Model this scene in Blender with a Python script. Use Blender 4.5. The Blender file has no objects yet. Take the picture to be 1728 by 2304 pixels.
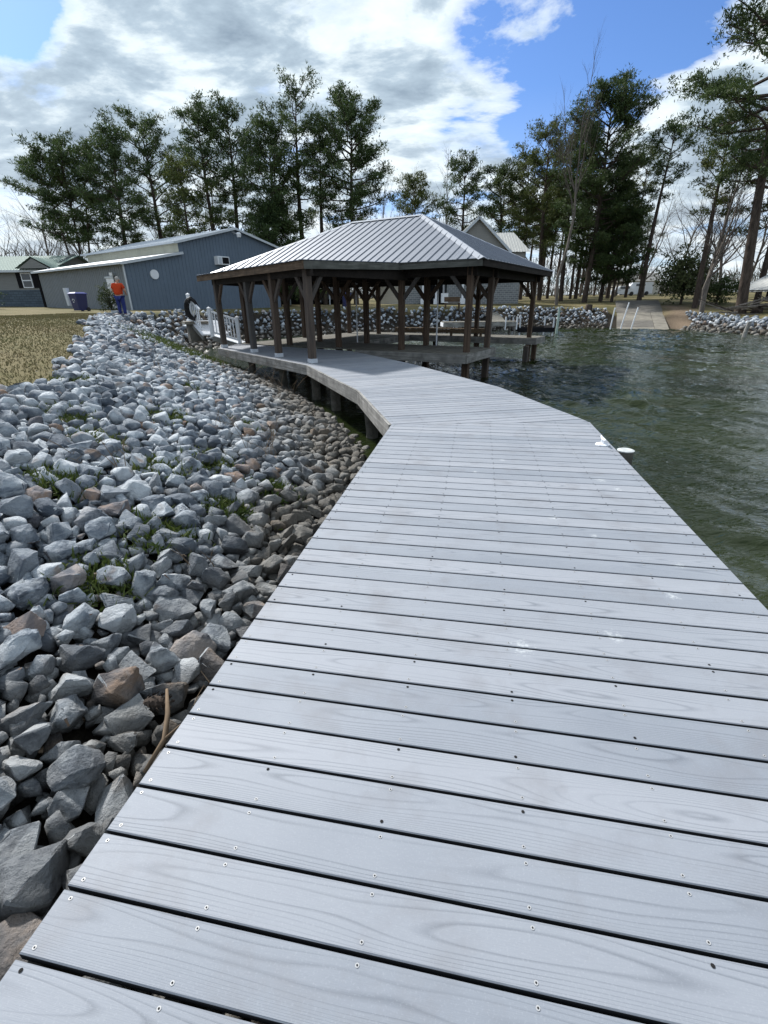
import bpy, bmesh, math, random
import numpy as np
from mathutils import Vector, Matrix, noise as mnoise

scene = bpy.context.scene
col = scene.collection
RAD = math.radians

# ------------------------------------------------------------------ camera
WATER, DECK, EYE = 0.0, 0.95, 2.36
cam = bpy.data.cameras.new('camera')
cam.sensor_fit = 'VERTICAL'
cam.sensor_height = 36.0
cam.lens = 36.0 * 1060.0 / 2304.0
cam.clip_start = 0.05
cam.clip_end = 3000.0
camo = bpy.data.objects.new('camera', cam)
col.objects.link(camo)
PITCH = math.atan(471.0 / 1060.0)
camo.matrix_world = (Matrix.Translation((0, 0, EYE)) @ Matrix.Rotation(math.pi / 2 - PITCH, 4, 'X')
                     @ Matrix.Rotation(-0.012, 4, 'Z'))
scene.camera = camo

# ------------------------------------------------------------------ sky, sun, exposure
SUN_EL, SUN_AZ = RAD(42), RAD(-40)          # azimuth from +Y towards +X: the sun stands ahead on the left
world = bpy.data.worlds.new('World')
scene.world = world
world.use_nodes = True
wn, wl = world.node_tree.nodes, world.node_tree.links
wn.clear()


def N(nodes, typ, **kw):
    n = nodes.new(typ)
    for k, v in kw.items():
        if k.startswith('i_'):
            key = k[2:]
            key = int(key) if key.isdigit() else key.replace('_', ' ')
            n.inputs[key].default_value = v
        else:
            setattr(n, k, v)
    return n


def ramp(nodes, stops, interp='LINEAR'):
    r = nodes.new('ShaderNodeValToRGB')
    r.color_ramp.interpolation = interp
    e = r.color_ramp.elements
    while len(e) > len(stops):
        e.remove(e[-1])
    while len(e) < len(stops):
        e.new(0.5)
    for el, (p, c) in zip(e, stops):
        el.position = p
        if not isinstance(c, (tuple, list)):
            c = (c, c, c)
        el.color = (c[0], c[1], c[2], 1)
    return r


wout = N(wn, 'ShaderNodeOutputWorld')
wbg = N(wn, 'ShaderNodeBackground', i_Strength=0.08)
wl.new(wbg.outputs[0], wout.inputs[0])
nish = N(wn, 'ShaderNodeTexSky', sky_type='NISHITA', sun_disc=False, sun_elevation=SUN_EL,
         sun_rotation=SUN_AZ, air_density=1.0, dust_density=0.6, ozone_density=2.0)
wtc = N(wn, 'ShaderNodeTexCoord')
wsep = N(wn, 'ShaderNodeSeparateXYZ')
wl.new(wtc.outputs['Generated'], wsep.inputs[0])


def wmath(op, a, b=None, clamp=False):
    m = N(wn, 'ShaderNodeMath', operation=op, use_clamp=clamp)
    for i, x in enumerate((a, b)):
        if x is None:
            continue
        if isinstance(x, (int, float)):
            m.inputs[i].default_value = x
        else:
            wl.new(x, m.inputs[i])
    return m.outputs[0]


zc = wmath('ADD', wmath('MAXIMUM', wsep.outputs[2], 0.0), 0.22)
wcmb = N(wn, 'ShaderNodeCombineXYZ')
wl.new(wmath('DIVIDE', wsep.outputs[0], zc), wcmb.inputs[0])
wl.new(wmath('DIVIDE', wsep.outputs[1], zc), wcmb.inputs[1])
wmap = N(wn, 'ShaderNodeMapping')
wmap.inputs['Rotation'].default_value = (0, 0, RAD(35))
wmap.inputs['Scale'].default_value = (1.0, 1.5, 1)
wl.new(wcmb.outputs[0], wmap.inputs[0])
cn = N(wn, 'ShaderNodeTexNoise', i_Scale=1.7, i_Detail=10.0, i_Roughness=0.6, i_Distortion=0.18)
wl.new(wmap.outputs[0], cn.inputs['Vector'])
dens = cn.outputs['Fac']
# cloud bank and clear holes at their places in the sky (direction, spread, weight)
for d, s, a in (((.375, .852, .365), .15, -.34), ((.297, .905, .306), .075, -.17), ((.239, .938, .252), .035, -.16),
                ((-.47, .81, .355), .06, -.42), ((.113, .957, .267), .045, -.10), ((.148, .915, .376), .055, -.20),
                ((.47, .846, .245), .10, .34), ((.385, .893, .225), .05, .12), ((-.217, .913, .344), .22, .12), ((-.486, .838, .247), .15, .12),
                ((.068, .951, .302), .10, .12), ((-.42, .858, .292), .07, .02)):
    vd = N(wn, 'ShaderNodeVectorMath', operation='DISTANCE')
    wl.new(wtc.outputs['Generated'], vd.inputs[0])
    vd.inputs[1].default_value = d
    q = wmath('DIVIDE', vd.outputs['Value'], s)
    g = wmath('EXPONENT', wmath('MULTIPLY', wmath('MULTIPLY', q, q), -1.0))
    dens = wmath('ADD', dens, wmath('MULTIPLY', g, a))
cover = ramp(wn, [(0.40, 0.0), (0.455, 0.62), (0.53, 1.0)])
wl.new(dens, cover.inputs[0])
cn2 = N(wn, 'ShaderNodeTexNoise', i_Scale=2.9, i_Detail=8.0, i_Roughness=0.6, i_Distortion=0.2)
wl.new(wmap.outputs[0], cn2.inputs['Vector'])
thick = wmath('ADD', wmath('MULTIPLY', dens, 0.62), wmath('MULTIPLY', cn2.outputs['Fac'], 0.52))
cshade = ramp(wn, [(0.50, (9.8, 10.5, 10.8)), (0.575, (8.6, 9.7, 10.3)), (0.635, (5.0, 6.2, 7.3)), (0.73, (2.9, 3.8, 4.8))])
wl.new(thick, cshade.inputs[0])
hazem = ramp(wn, [(0.0, 1.0), (0.17, 0.25), (0.30, 0.0)])
wl.new(wsep.outputs[2], hazem.inputs[0])
skyc = N(wn, 'ShaderNodeMix', data_type='RGBA', blend_type='MULTIPLY')
skyc.inputs[0].default_value = 1.0
wl.new(nish.outputs[0], skyc.inputs[6])
skyc.inputs[7].default_value = (0.78, 1.05, 1.5, 1)
wmix = N(wn, 'ShaderNodeMix', data_type='RGBA')
wl.new(cover.outputs[0], wmix.inputs[0])
wl.new(skyc.outputs[2], wmix.inputs[6])
wl.new(cshade.outputs[0], wmix.inputs[7])
wmix2 = N(wn, 'ShaderNodeMix', data_type='RGBA')
wl.new(wmath('MULTIPLY', hazem.outputs[0], 0.55), wmix2.inputs[0])
wl.new(wmix.outputs[2], wmix2.inputs[6])
wmix2.inputs[7].default_value = (9.0, 9.6, 10.0, 1)
wl.new(wmix2.outputs[2], wbg.inputs[0])

sun = bpy.data.lights.new('sun', 'SUN')
sun.energy = 5.0
sun.angle = RAD(4.0)
sun.color = (1.0, 0.975, 0.94)
suno = bpy.data.objects.new('sun', sun)
col.objects.link(suno)
sd = Vector((math.sin(SUN_AZ) * math.cos(SUN_EL), math.cos(SUN_AZ) * math.cos(SUN_EL), math.sin(SUN_EL)))
suno.rotation_euler = sd.to_track_quat('Z', 'Y').to_euler()
suno.location = (0, 0, 60)

scene.view_settings.view_transform = 'Standard'
scene.view_settings.look = 'None'
scene.view_settings.exposure = 0.42
scene.view_settings.gamma = 1.0
scene.view_settings.use_curve_mapping = False
scene.cycles.max_bounces = 6
scene.cycles.transparent_max_bounces = 6

# ------------------------------------------------------------------ mesh helpers


class MB:
    """collects verts, faces and material indices; build() links ONE mesh object"""

    def __init__(self):
        self.v, self.f, self.m = [], [], []

    def add(self, vs, fs, mi=0):
        o = len(self.v)
        self.v += [tuple(p) for p in vs]
        self.f += [tuple(i + o for i in f) for f in fs]
        self.m += [mi] * len(fs)
        return self

    def box(self, c, s, rot=None, mi=0):
        hx, hy, hz = s[0] / 2, s[1] / 2, s[2] / 2
        vs = [Vector((x, y, z)) for z in (-hz, hz) for y in (-hy, hy) for x in (-hx, hx)]
        if rot is not None:
            vs = [rot @ p for p in vs]
        c = Vector(c)
        return self.add([p + c for p in vs], [(0, 2, 3, 1), (4, 5, 7, 6), (0, 1, 5, 4), (2, 6, 7, 3), (0, 4, 6, 2), (1, 3, 7, 5)], mi)

    def beam(self, a, b, w, h, mi=0, up=(0, 0, 1)):
        """box from a to b, w across and h along up"""
        a, b = Vector(a), Vector(b)
        d = (b - a)
        L = d.length
        d.normalize()
        u = Vector(up)
        side = d.cross(u)
        if side.length < 1e-4:
            side = d.cross(Vector((1, 0, 0)))
        side.normalize()
        u = side.cross(d)
        R = Matrix((d, side, u)).transposed()
        return self.box((a + b) / 2, (L, w, h), R, mi)

    def prism(self, poly, z0, z1, mi=0):
        n = len(poly)
        vs = [(p[0], p[1], z0) for p in poly] + [(p[0], p[1], z1) for p in poly]
        fs = [tuple(range(n - 1, -1, -1)), tuple(range(n, 2 * n))]
        fs += [(i, (i + 1) % n, n + (i + 1) % n, n + i) for i in range(n)]
        return self.add(vs, fs, mi)

    def tube(self, pts, rad, n=6, mi=0, cap=True):
        pts = [Vector(p) for p in pts]
        if isinstance(rad, (int, float)):
            rad = [rad] * len(pts)
        o = len(self.v)
        up = Vector((0.31, 0.17, 0.93))
        for i, p in enumerate(pts):
            t = (pts[min(i + 1, len(pts) - 1)] - pts[max(i - 1, 0)])
            t.normalize()
            s = t.cross(up)
            if s.length < 0.05:
                s = t.cross(Vector((1, 0, 0)))
            s.normalize()
            w = t.cross(s)
            for k in range(n):
                a = 2 * math.pi * k / n
                self.v.append(tuple(p + (s * math.cos(a) + w * math.sin(a)) * rad[i]))
        for i in range(len(pts) - 1):
            for k in range(n):
                a, b = o + i * n + k, o + i * n + (k + 1) % n
                self.f.append((a, b, b + n, a + n))
                self.m.append(mi)
        if cap:
            self.f.append(tuple(o + k for k in range(n - 1, -1, -1)))
            e = o + (len(pts) - 1) * n
            self.f.append(tuple(e + k for k in range(n)))
            self.m += [mi, mi]
        return self

    def mesh(self, name, mats, smooth=False):
        me = bpy.data.meshes.new(name)
        me.from_pydata(self.v, [], self.f)
        for m in (mats if isinstance(mats, (list, tuple)) else [mats]):
            me.materials.append(m)
        if any(self.m):
            me.polygons.foreach_set('material_index', self.m)
        if smooth:
            me.polygons.foreach_set('use_smooth', [True] * len(me.polygons))
        me.update()
        return me

    def build(self, name, mats, parent=None, smooth=False):
        return link(name, self.mesh(name, mats, smooth), parent)


def link(name, data, parent=None):
    o = bpy.data.objects.new(name, data)
    col.objects.link(o)
    if parent is not None:
        o.parent = parent
        o.matrix_parent_inverse = parent.matrix_basis.inverted()
    return o


def npmesh(name, V, F, mats, smooth=False):
    me = bpy.data.meshes.new(name)
    V = np.asarray(V, dtype=np.float32)
    F = np.asarray(F, dtype=np.int32)
    k = F.shape[1]
    me.vertices.add(len(V))
    me.vertices.foreach_set('co', V.ravel())
    me.loops.add(F.size)
    me.loops.foreach_set('vertex_index', F.ravel())
    me.polygons.add(len(F))
    me.polygons.foreach_set('loop_start', np.arange(0, F.size, k, dtype=np.int32))
    me.polygons.foreach_set('loop_total', np.full(len(F), k, dtype=np.int32))
    if smooth:
        me.polygons.foreach_set('use_smooth', np.ones(len(F), dtype=bool))
    for m in (mats if isinstance(mats, (list, tuple)) else [mats]):
        me.materials.append(m)
    me.update(calc_edges=True)
    return me


def tag(o, label=None, cat=None, group=None, kind=None):
    if label:
        o['label'] = label
    if cat:
        o['category'] = cat
    if group:
        o['group'] = group
    if kind:
        o['kind'] = kind
    return o


def thing(name, label, cat, loc=(0, 0, 0), group=None):
    o = bpy.data.objects.new(name, None)
    col.objects.link(o)
    o.empty_display_size = 0.2
    o.location = loc
    return tag(o, label, cat, group)


def copy_thing(root, loc, rz, s, label, group=None):
    r = root.copy()
    col.objects.link(r)
    r.location = loc
    r.rotation_euler = (0, 0, rz)
    r.scale = (s[0], s[0], s[1]) if isinstance(s, (tuple, list)) else (s, s, s)
    tag(r, label, None, group)
    for ch in list(root.children):
        c = ch.copy()
        col.objects.link(c)
        c.parent = r
        c.matrix_parent_inverse = ch.matrix_parent_inverse.copy()
    return r


def clip(poly, a, b, c):
    """keep the side a*x+b*y<=c of a convex polygon"""
    out = []
    n = len(poly)
    for i in range(n):
        p, q = poly[i], poly[(i + 1) % n]
        fp, fq = a * p[0] + b * p[1] - c, a * q[0] + b * q[1] - c
        if fp <= 0:
            out.append(p)
        if (fp < 0 < fq) or (fq < 0 < fp):
            t = fp / (fp - fq)
            out.append((p[0] + t * (q[0] - p[0]), p[1] + t * (q[1] - p[1])))
    return out


def clip_convex(poly, hull):
    """clip by a counter-clockwise convex hull"""
    for i in range(len(hull)):
        p, q = hull[i], hull[(i + 1) % len(hull)]
        ex, ey = q[0] - p[0], q[1] - p[1]
        poly = clip(poly, ey, -ex, ey * p[0] - ex * p[1])
        if len(poly) < 3:
            return []
    return poly


def inset(poly, d):
    cx = sum(p[0] for p in poly) / len(poly)
    cy = sum(p[1] for p in poly) / len(poly)
    res = poly
    n = len(poly)
    for i in range(n):
        p, q = poly[i], poly[(i + 1) % n]
        ex, ey = q[0] - p[0], q[1] - p[1]
        L = math.hypot(ex, ey)
        if L < 1e-6:
            continue
        a, b = ey / L, -ex / L
        c = a * p[0] + b * p[1]
        if a * cx + b * cy > c:
            a, b, c = -a, -b, -c
        res = clip(res, a, b, c - d)
        if len(res) < 3:
            return poly
    return res

# ------------------------------------------------------------------ materials


class NT:
    """thin helper round a material's node tree"""

    def __init__(self, name, rough=0.8, spec=0.3):
        self.mat = bpy.data.materials.new(name)
        self.mat.use_nodes = True
        self.n, self.l = self.mat.node_tree.nodes, self.mat.node_tree.links
        self.b = self.n['Principled BSDF']
        self.b.inputs['Roughness'].default_value = rough
        self.b.inputs['Specular IOR Level'].default_value = spec
        self.tc = self.n.new('ShaderNodeTexCoord')

    def set(self, inp, v):
        if isinstance(v, (int, float)):
            self.b.inputs[inp].default_value = v
        elif isinstance(v, (tuple, list)):
            self.b.inputs[inp].default_value = (*v[:3], 1)
        else:
            self.l.new(v, self.b.inputs[inp])

    def inp(self, node, i, v):
        if v is None:
            return
        if hasattr(v, 'is_linked'):
            self.l.new(v, node.inputs[i])
        elif isinstance(v, (tuple, list)) and node.inputs[i].type == 'RGBA':
            node.inputs[i].default_value = (*v[:3], 1)
        else:
            node.inputs[i].default_value = v

    def math(self, op, a, b=None, c=None, clamp=False):
        m = self.n.new('ShaderNodeMath')
        m.operation = op
        m.use_clamp = clamp
        for i, x in enumerate((a, b, c)):
            self.inp(m, i, x)
        return m.outputs[0]

    def mapping(self, vec, scale=(1, 1, 1), loc=(0, 0, 0), rot=(0, 0, 0)):
        m = self.n.new('ShaderNodeMapping')
        self.l.new(vec, m.inputs[0])
        self.inp(m, 1, loc)
        m.inputs[2].default_value = rot
        self.inp(m, 3, scale)
        return m.outputs[0]

    def noise(self, vec, scale, detail=4, rough=0.55, dist=0.0, out='Fac'):
        m = self.n.new('ShaderNodeTexNoise')
        if vec is not None:
            self.l.new(vec, m.inputs['Vector'])
        m.inputs['Scale'].default_value = scale
        m.inputs['Detail'].default_value = detail
        m.inputs['Roughness'].default_value = rough
        m.inputs['Distortion'].default_value = dist
        return m.outputs[out]

    def voro(self, vec, scale, feature='F1', out='Distance'):
        m = self.n.new('ShaderNodeTexVoronoi')
        m.feature = feature
        self.l.new(vec, m.inputs['Vector'])
        m.inputs['Scale'].default_value = scale
        return m.outputs[out]

    def ramp(self, fac, stops, interp='LINEAR'):
        r = ramp(self.n, stops, interp)
        self.l.new(fac, r.inputs[0])
        return r.outputs[0]

    def mix(self, fac, a, b, mode='MIX'):
        m = self.n.new('ShaderNodeMix')
        m.data_type = 'RGBA'
        m.blend_type = mode
        self.inp(m, 0, fac)
        self.inp(m, 6, a)
        self.inp(m, 7, b)
        return m.outputs[2]

    def bump(self, h, strength=0.3, dist=0.01, normal=None):
        m = self.n.new('ShaderNodeBump')
        m.inputs['Strength'].default_value = strength
        m.inputs['Distance'].default_value = dist
        self.l.new(h, m.inputs['Height'])
        if normal is not None:
            self.l.new(normal, m.inputs['Normal'])
        self.l.new(m.outputs[0], self.b.inputs['Normal'])
        return m.outputs[0]

    def island(self):
        return self.n.new('ShaderNodeNewGeometry').outputs['Random Per Island']

    def rnd(self):
        return self.n.new('ShaderNodeObjectInfo').outputs['Random']

    def pos(self):
        return self.n.new('ShaderNodeNewGeometry').outputs['Position']

    def attr(self, name):
        a = self.n.new('ShaderNodeAttribute')
        a.attribute_name = name
        return a.outputs['Fac']


def simple(name, c, rough=0.7, spec=0.3, var=0.0, scale=4.0, bump=0.0, metallic=0.0):
    t = NT(name, rough, spec)
    t.set('Metallic', metallic)
    if var:
        f = t.noise(t.tc.outputs['Object'], scale, 6, 0.6)
        t.set('Base Color', t.ramp(f, [(0.25, tuple(x * (1 - var) for x in c)), (0.75, tuple(min(1, x * (1 + var)) for x in c))]))
        if bump:
            t.bump(f, bump, 0.02)
    else:
        t.set('Base Color', c)
    return t.mat


M = {}


def composite_mat():
    """grey wood-plastic decking with an embossed grain, worn and spotted with droppings"""
    t = NT('composite_decking', 0.62, 0.35)
    r = t.rnd()
    cb = t.n.new('ShaderNodeCombineXYZ')
    t.l.new(t.math('MULTIPLY', r, 91.0), cb.inputs[0])
    t.l.new(t.math('MULTIPLY', r, 37.0), cb.inputs[1])
    vec = t.mapping(t.tc.outputs['Object'], (0.75, 5.0, 1), cb.outputs[0])
    sepo = t.n.new('ShaderNodeSeparateXYZ')
    t.l.new(t.tc.outputs['Object'], sepo.inputs[0])
    yn = t.math('ADD', t.math('DIVIDE', sepo.outputs[1], 0.07), t.math('MULTIPLY', t.math('SUBTRACT', r, 0.5), 0.8))
    f = t.math('ADD', t.math('MULTIPLY', t.math('MULTIPLY', yn, yn), 0.80), t.math('MULTIPLY', t.noise(vec, 1.0, 1.5, 0.45), 2.3))
    ring = t.math('FRACT', t.math('MULTIPLY', f, 6.5))
    line = t.ramp(ring, [(0.0, 1.0), (0.12, 0.45), (0.26, 0.0), (0.88, 0.0), (1.0, 1.0)])
    soft = t.noise(vec, 2.1, 3, 0.5)
    line = t.math('MULTIPLY', line, t.ramp(soft, [(0.35, 0.2), (0.62, 1.0)]))
    fine = t.noise(t.mapping(t.tc.outputs['Object'], (7, 150, 7)), 3.0, 3, 0.6)
    speck = t.noise(t.tc.outputs['Object'], 170, 2, 0.6)
    pos = t.pos()
    big = t.noise(pos, 1.3, 5, 0.6)
    base = t.mix(t.ramp(big, [(0.3, 0.0), (0.7, 1.0)]), (0.190, 0.210, 0.242), (0.240, 0.260, 0.292))
    base = t.mix(t.math('MULTIPLY', r, 0.85), base, (0.292, 0.306, 0.335))
    base = t.mix(t.math('MULTIPLY', line, 0.50), base, (0.075, 0.088, 0.108))
    base = t.mix(t.ramp(fine, [(0.3, 0.14), (0.6, 0.0)]), base, (0.14, 0.155, 0.18))
    base = t.mix(t.ramp(speck, [(0.55, 0.0), (0.72, 0.16)]), base, (0.40, 0.42, 0.45))
    # dirt blotches where people walk
    dirt = t.ramp(t.noise(t.mapping(pos, (1, 1, 1), (3, 1, 0)), 3.1, 5, 0.65), [(0.52, 0.0), (0.72, 0.45)])
    base = t.mix(dirt, base, (0.155, 0.152, 0.16))
    # white droppings
    wob = t.noise(t.mapping(pos, (1, 1.5, 1)), 46, 5, 0.75)
    tot = None
    for (x, y, s) in ((.61, 1.67, .085), (1.05, 1.74, .07), (1.86, 3.79, .075), (1.2, 3.04, .07), (1.91, 3.58, .06),
                      (1.71, 2.36, .06), (1.5, 2.06, .06), (1.37, 2.75, .04), (1.93, 4.57, .05), (.83, 4.04, .05), (1.15, 4.38, .05)):
        vd = t.n.new('ShaderNodeVectorMath')
        vd.operation = 'DISTANCE'
        t.l.new(t.mapping(pos, (1, 1, 0)), vd.inputs[0])
        vd.inputs[1].default_value = (x, y, 0)
        g = t.math('SUBTRACT', 1.0, t.math('DIVIDE', vd.outputs['Value'], s), clamp=True)
        tot = g if tot is None else t.math('MAXIMUM', tot, g)
    mk = t.ramp(t.math('MULTIPLY', t.math('POWER', tot, 0.6), t.math('ADD', t.math('MULTIPLY', t.math('SUBTRACT', wob, 0.5), 2.6), 0.5)), [(0.30, 0.0), (0.66, 0.42)])
    base = t.mix(mk, base, (0.66, 0.69, 0.68))
    t.set('Base Color', base)
    h = t.math('ADD', t.math('MULTIPLY', line, -0.7), t.math('MULTIPLY', fine, 0.5))
    t.bump(h, 0.30, 0.002)
    return t.mat


def wood_mat(name, a, b, c, sx=2.2, sy=30, dark=0.5):
    """weathered lumber: streaks along local X, random tone for each object and loose board"""
    t = NT(name, 0.85, 0.2)
    r = t.math('FRACT', t.math('ADD', t.rnd(), t.island()))
    cb = t.n.new('ShaderNodeCombineXYZ')
    t.l.new(t.math('MULTIPLY', r, 53.0), cb.inputs[0])
    t.l.new(t.math('MULTIPLY', r, 17.0), cb.inputs[1])
    vec = t.mapping(t.tc.outputs['Object'], (sx, sy, sy), cb.outputs[0])
    f = t.noise(vec, 1.0, 5, 0.6, 0.4)
    base = t.ramp(f, [(0.25, a), (0.5, b), (0.75, c)])
    blot = t.noise(t.tc.outputs['Object'], 2.3, 5, 0.65)
    base = t.mix(t.ramp(blot, [(0.42, 0.0), (0.7, dark)]), base, tuple(x * 0.45 for x in a))
    base = t.mix(t.math('MULTIPLY', r, 0.35), base, tuple(x * 0.6 for x in b))
    t.set('Base Color', base)
    t.bump(f, 0.4, 0.004)
    return t.mat


def post_mat():
    """brown treated posts: streaks run up the post (world Z)"""
    t = NT('treated_post_wood', 0.85, 0.2)
    pos = t.pos()
    f = t.noise(t.mapping(pos, (22, 22, 1.4)), 1.0, 5, 0.6, 0.5)
    r = t.math('FRACT', t.math('ADD', t.rnd(), t.island()))
    base = t.ramp(f, [(0.25, (0.034, 0.022, 0.016)), (0.5, (0.078, 0.053, 0.038)), (0.78, (0.145, 0.104, 0.074))])
    base = t.mix(t.ramp(r, [(0.55, 0.0), (1.0, 0.6)]), base, (0.07, 0.082, 0.088))
    t.set('Base Color', base)
    t.bump(f, 0.4, 0.004)
    return t.mat


def rock_mat():
    t = NT('riprap_limestone', 0.85, 0.25)
    r = t.math('FRACT', t.math('ADD', t.math('MULTIPLY', t.rnd(), 3.7), t.island()))
    r2 = t.math('FRACT', t.math('MULTIPLY', r, 7.31))
    cb = t.n.new('ShaderNodeCombineXYZ')
    t.l.new(t.math('MULTIPLY', r, 40.0), cb.inputs[0])
    t.l.new(t.math('MULTIPLY', r2, 40.0), cb.inputs[2])
    pos = t.pos()
    vec = t.mapping(pos, (1, 1, 1), cb.outputs[0])
    f = t.noise(vec, 5.5, 7, 0.6, 0.6)
    streak = t.noise(t.mapping(vec, (3, 3, 22), (0, 0, 0), (0.6, 0.4, 0)), 1.6, 5, 0.6, 1.2)
    base = t.ramp(f, [(0.34, (0.052, 0.068, 0.092)), (0.47, (0.235, 0.272, 0.315)), (0.60, (0.53, 0.575, 0.61))])
    base = t.mix(t.ramp(streak, [(0.48, 0.0), (0.66, 0.35)]), base, (0.66, 0.68, 0.69))
    base = t.mix(t.ramp(r, [(0.0, 0.0), (0.5, 0.12), (0.8, 0.6), (1.0, 0.88)]), base, (0.075, 0.092, 0.118))
    base = t.mix(t.ramp(r, [(0.10, 0.55), (0.30, 0.0)]), base, (0.62, 0.65, 0.67))
    # some stones are tan or rusty
    tan = t.ramp(r2, [(0.90, 0.0), (0.97, 0.8)])
    base = t.mix(t.math('MULTIPLY', tan, t.ramp(f, [(0.4, 0.25), (0.6, 1.0)])), base, (0.26, 0.135, 0.06))
    rust = t.noise(vec, 3.3, 3, 0.5)
    base = t.mix(t.ramp(rust, [(0.66, 0.0), (0.74, 0.6)]), base, (0.25, 0.155, 0.09))
    # silt and algae left by the lake up to its high-water mark
    sep = t.n.new('ShaderNodeSeparateXYZ')
    t.l.new(pos, sep.inputs[0])
    wv = t.math('ADD', sep.outputs[2], t.math('MULTIPLY', t.math('SUBTRACT', t.noise(pos, 1.1, 4, 0.6), 0.5), 0.9))
    silt = t.ramp(wv, [(0.30, 1.0), (0.80, 0.0)])
    base = t.mix(t.math('MULTIPLY', silt, 0.85), base, t.ramp(f, [(0.25, (0.055, 0.047, 0.036)), (0.55, (0.135, 0.118, 0.092)), (0.8, (0.24, 0.21, 0.17))]))
    t.set('Base Color', base)
    wet = t.ramp(sep.outputs[2], [(0.02, 0.35), (0.10, 0.85)])
    t.set('Roughness', wet)
    h = t.math('ADD', t.noise(vec, 16, 8, 0.7), t.math('MULTIPLY', t.noise(vec, 60, 4, 0.6), 0.35))
    t.bump(h, 1.0, 0.04)
    return t.mat


def ground_mat():
    t = NT('lawn_and_soil', 0.95, 0.1)
    pos = t.pos()
    f = t.noise(pos, 0.35, 6, 0.6)
    g = t.noise(pos, 9, 6, 0.7)
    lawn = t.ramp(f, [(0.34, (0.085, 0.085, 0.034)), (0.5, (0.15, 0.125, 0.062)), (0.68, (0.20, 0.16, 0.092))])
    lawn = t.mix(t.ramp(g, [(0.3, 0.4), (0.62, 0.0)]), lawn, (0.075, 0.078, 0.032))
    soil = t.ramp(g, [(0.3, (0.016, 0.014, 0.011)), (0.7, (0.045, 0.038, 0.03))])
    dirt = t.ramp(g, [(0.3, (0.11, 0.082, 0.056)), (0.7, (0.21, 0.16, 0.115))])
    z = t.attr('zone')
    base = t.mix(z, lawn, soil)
    base = t.mix(t.attr('dirt'), base, dirt)
    t.set('Base Color', base)
    t.bump(g, 0.5, 0.05)
    return t.mat


def water_mat():
    t = NT('lake_water', 0.04, 0.5)
    t.b.inputs['IOR'].default_value = 1.33
    pos = t.pos()
    murk = t.noise(pos, 0.25, 3, 0.5)
    t.set('Base Color', t.ramp(murk, [(0.3, (0.009, 0.014, 0.004)), (0.7, (0.022, 0.030, 0.009))]))
    b = t.noise(t.mapping(pos, (1.0, 2.4, 1), (5, 0, 0), (0, 0, RAD(-26))), 5.0, 2.5, 0.5, 0.5)
    gust = t.ramp(t.noise(pos, 0.16, 3, 0.5), [(0.35, 0.5), (0.65, 1.0)])
    t.bump(t.math('MULTIPLY', b, gust), 1.0, 0.04)
    return t.mat


def siding_mat(name, c, step=0.13):
    t = NT(name, 0.6, 0.3)
    f = t.noise(t.mapping(t.pos(), (0.5, 0.5, 8)), 2, 3, 0.5)
    t.set('Base Color', t.ramp(f, [(0.3, tuple(x * 0.88 for x in c)), (0.7, c)]))
    return t.mat


def block_mat(name, c, mortar, bw=0.4, bh=0.2):
    t = NT(name, 0.9, 0.2)
    sep = t.n.new('ShaderNodeSeparateXYZ')
    t.l.new(t.tc.outputs['Object'], sep.inputs[0])
    cb = t.n.new('ShaderNodeCombineXYZ')
    t.l.new(t.math('ADD', sep.outputs[0], sep.outputs[1]), cb.inputs[0])
    t.l.new(sep.outputs[2], cb.inputs[1])
    br = t.n.new('ShaderNodeTexBrick')
    t.l.new(cb.outputs[0], br.inputs['Vector'])
    br.inputs['Scale'].default_value = 1.0
    br.inputs['Brick Width'].default_value = bw
    br.inputs['Row Height'].default_value = bh
    br.inputs['Mortar Size'].default_value = 0.022
    br.inputs['Color1'].default_value = (*c, 1)
    br.inputs['Color2'].default_value = (*[x * 0.75 for x in c], 1)
    br.inputs['Mortar'].default_value = (*mortar, 1)
    t.set('Base Color', br.outputs['Color'])
    t.bump(br.outputs['Fac'], 0.4, -0.01)
    return t.mat


def metal_mat(name, c, rough=0.4, spec=0.5, metallic=0.0, var=0.1, dirty=0.25):
    t = NT(name, rough, spec)
    t.set('Metallic', metallic)
    f = t.noise(t.mapping(t.tc.outputs['Object'], (1, 1, 1)), 0.9, 6, 0.65)
    g = t.noise(t.mapping(t.tc.outputs['Object'], (9, 9, 0.6)), 1.0, 4, 0.6)
    base = t.ramp(f, [(0.3, tuple(x * (1 - var) for x in c)), (0.7, tuple(min(x * (1 + var), 1) for x in c))])
    base = t.mix(t.ramp(g, [(0.5, 0.0), (0.75, dirty)]), base, tuple(x * 0.55 for x in c))
    t.set('Base Color', base)
    return t.mat


def leaf_mat(name, a, b, c, trans=0.25):
    """foliage: tone differs from clump to clump (random per loose island)"""
    t = NT(name, 0.65, 0.25)
    r = t.math('FRACT', t.math('ADD', t.island(), t.rnd()))
    base = t.ramp(r, [(0.0, a), (0.6, b), (1.0, c)])
    f = t.noise(t.pos(), 0.45, 3, 0.5)
    base = t.mix(t.ramp(f, [(0.40, 0.0), (0.66, 0.55)]), base, tuple(x * 1.25 for x in c))
    t.set('Base Color', base)
    tr = t.n.new('ShaderNodeBsdfTranslucent')
    t.l.new(base, tr.inputs[0])
    mx = t.n.new('ShaderNodeMixShader')
    mx.inputs[0].default_value = trans
    t.l.new(t.b.outputs[0], mx.inputs[1])
    t.l.new(tr.outputs[0], mx.inputs[2])
    t.l.new(mx.outputs[0], t.n['Material Output'].inputs[0])
    return t.mat


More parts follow.
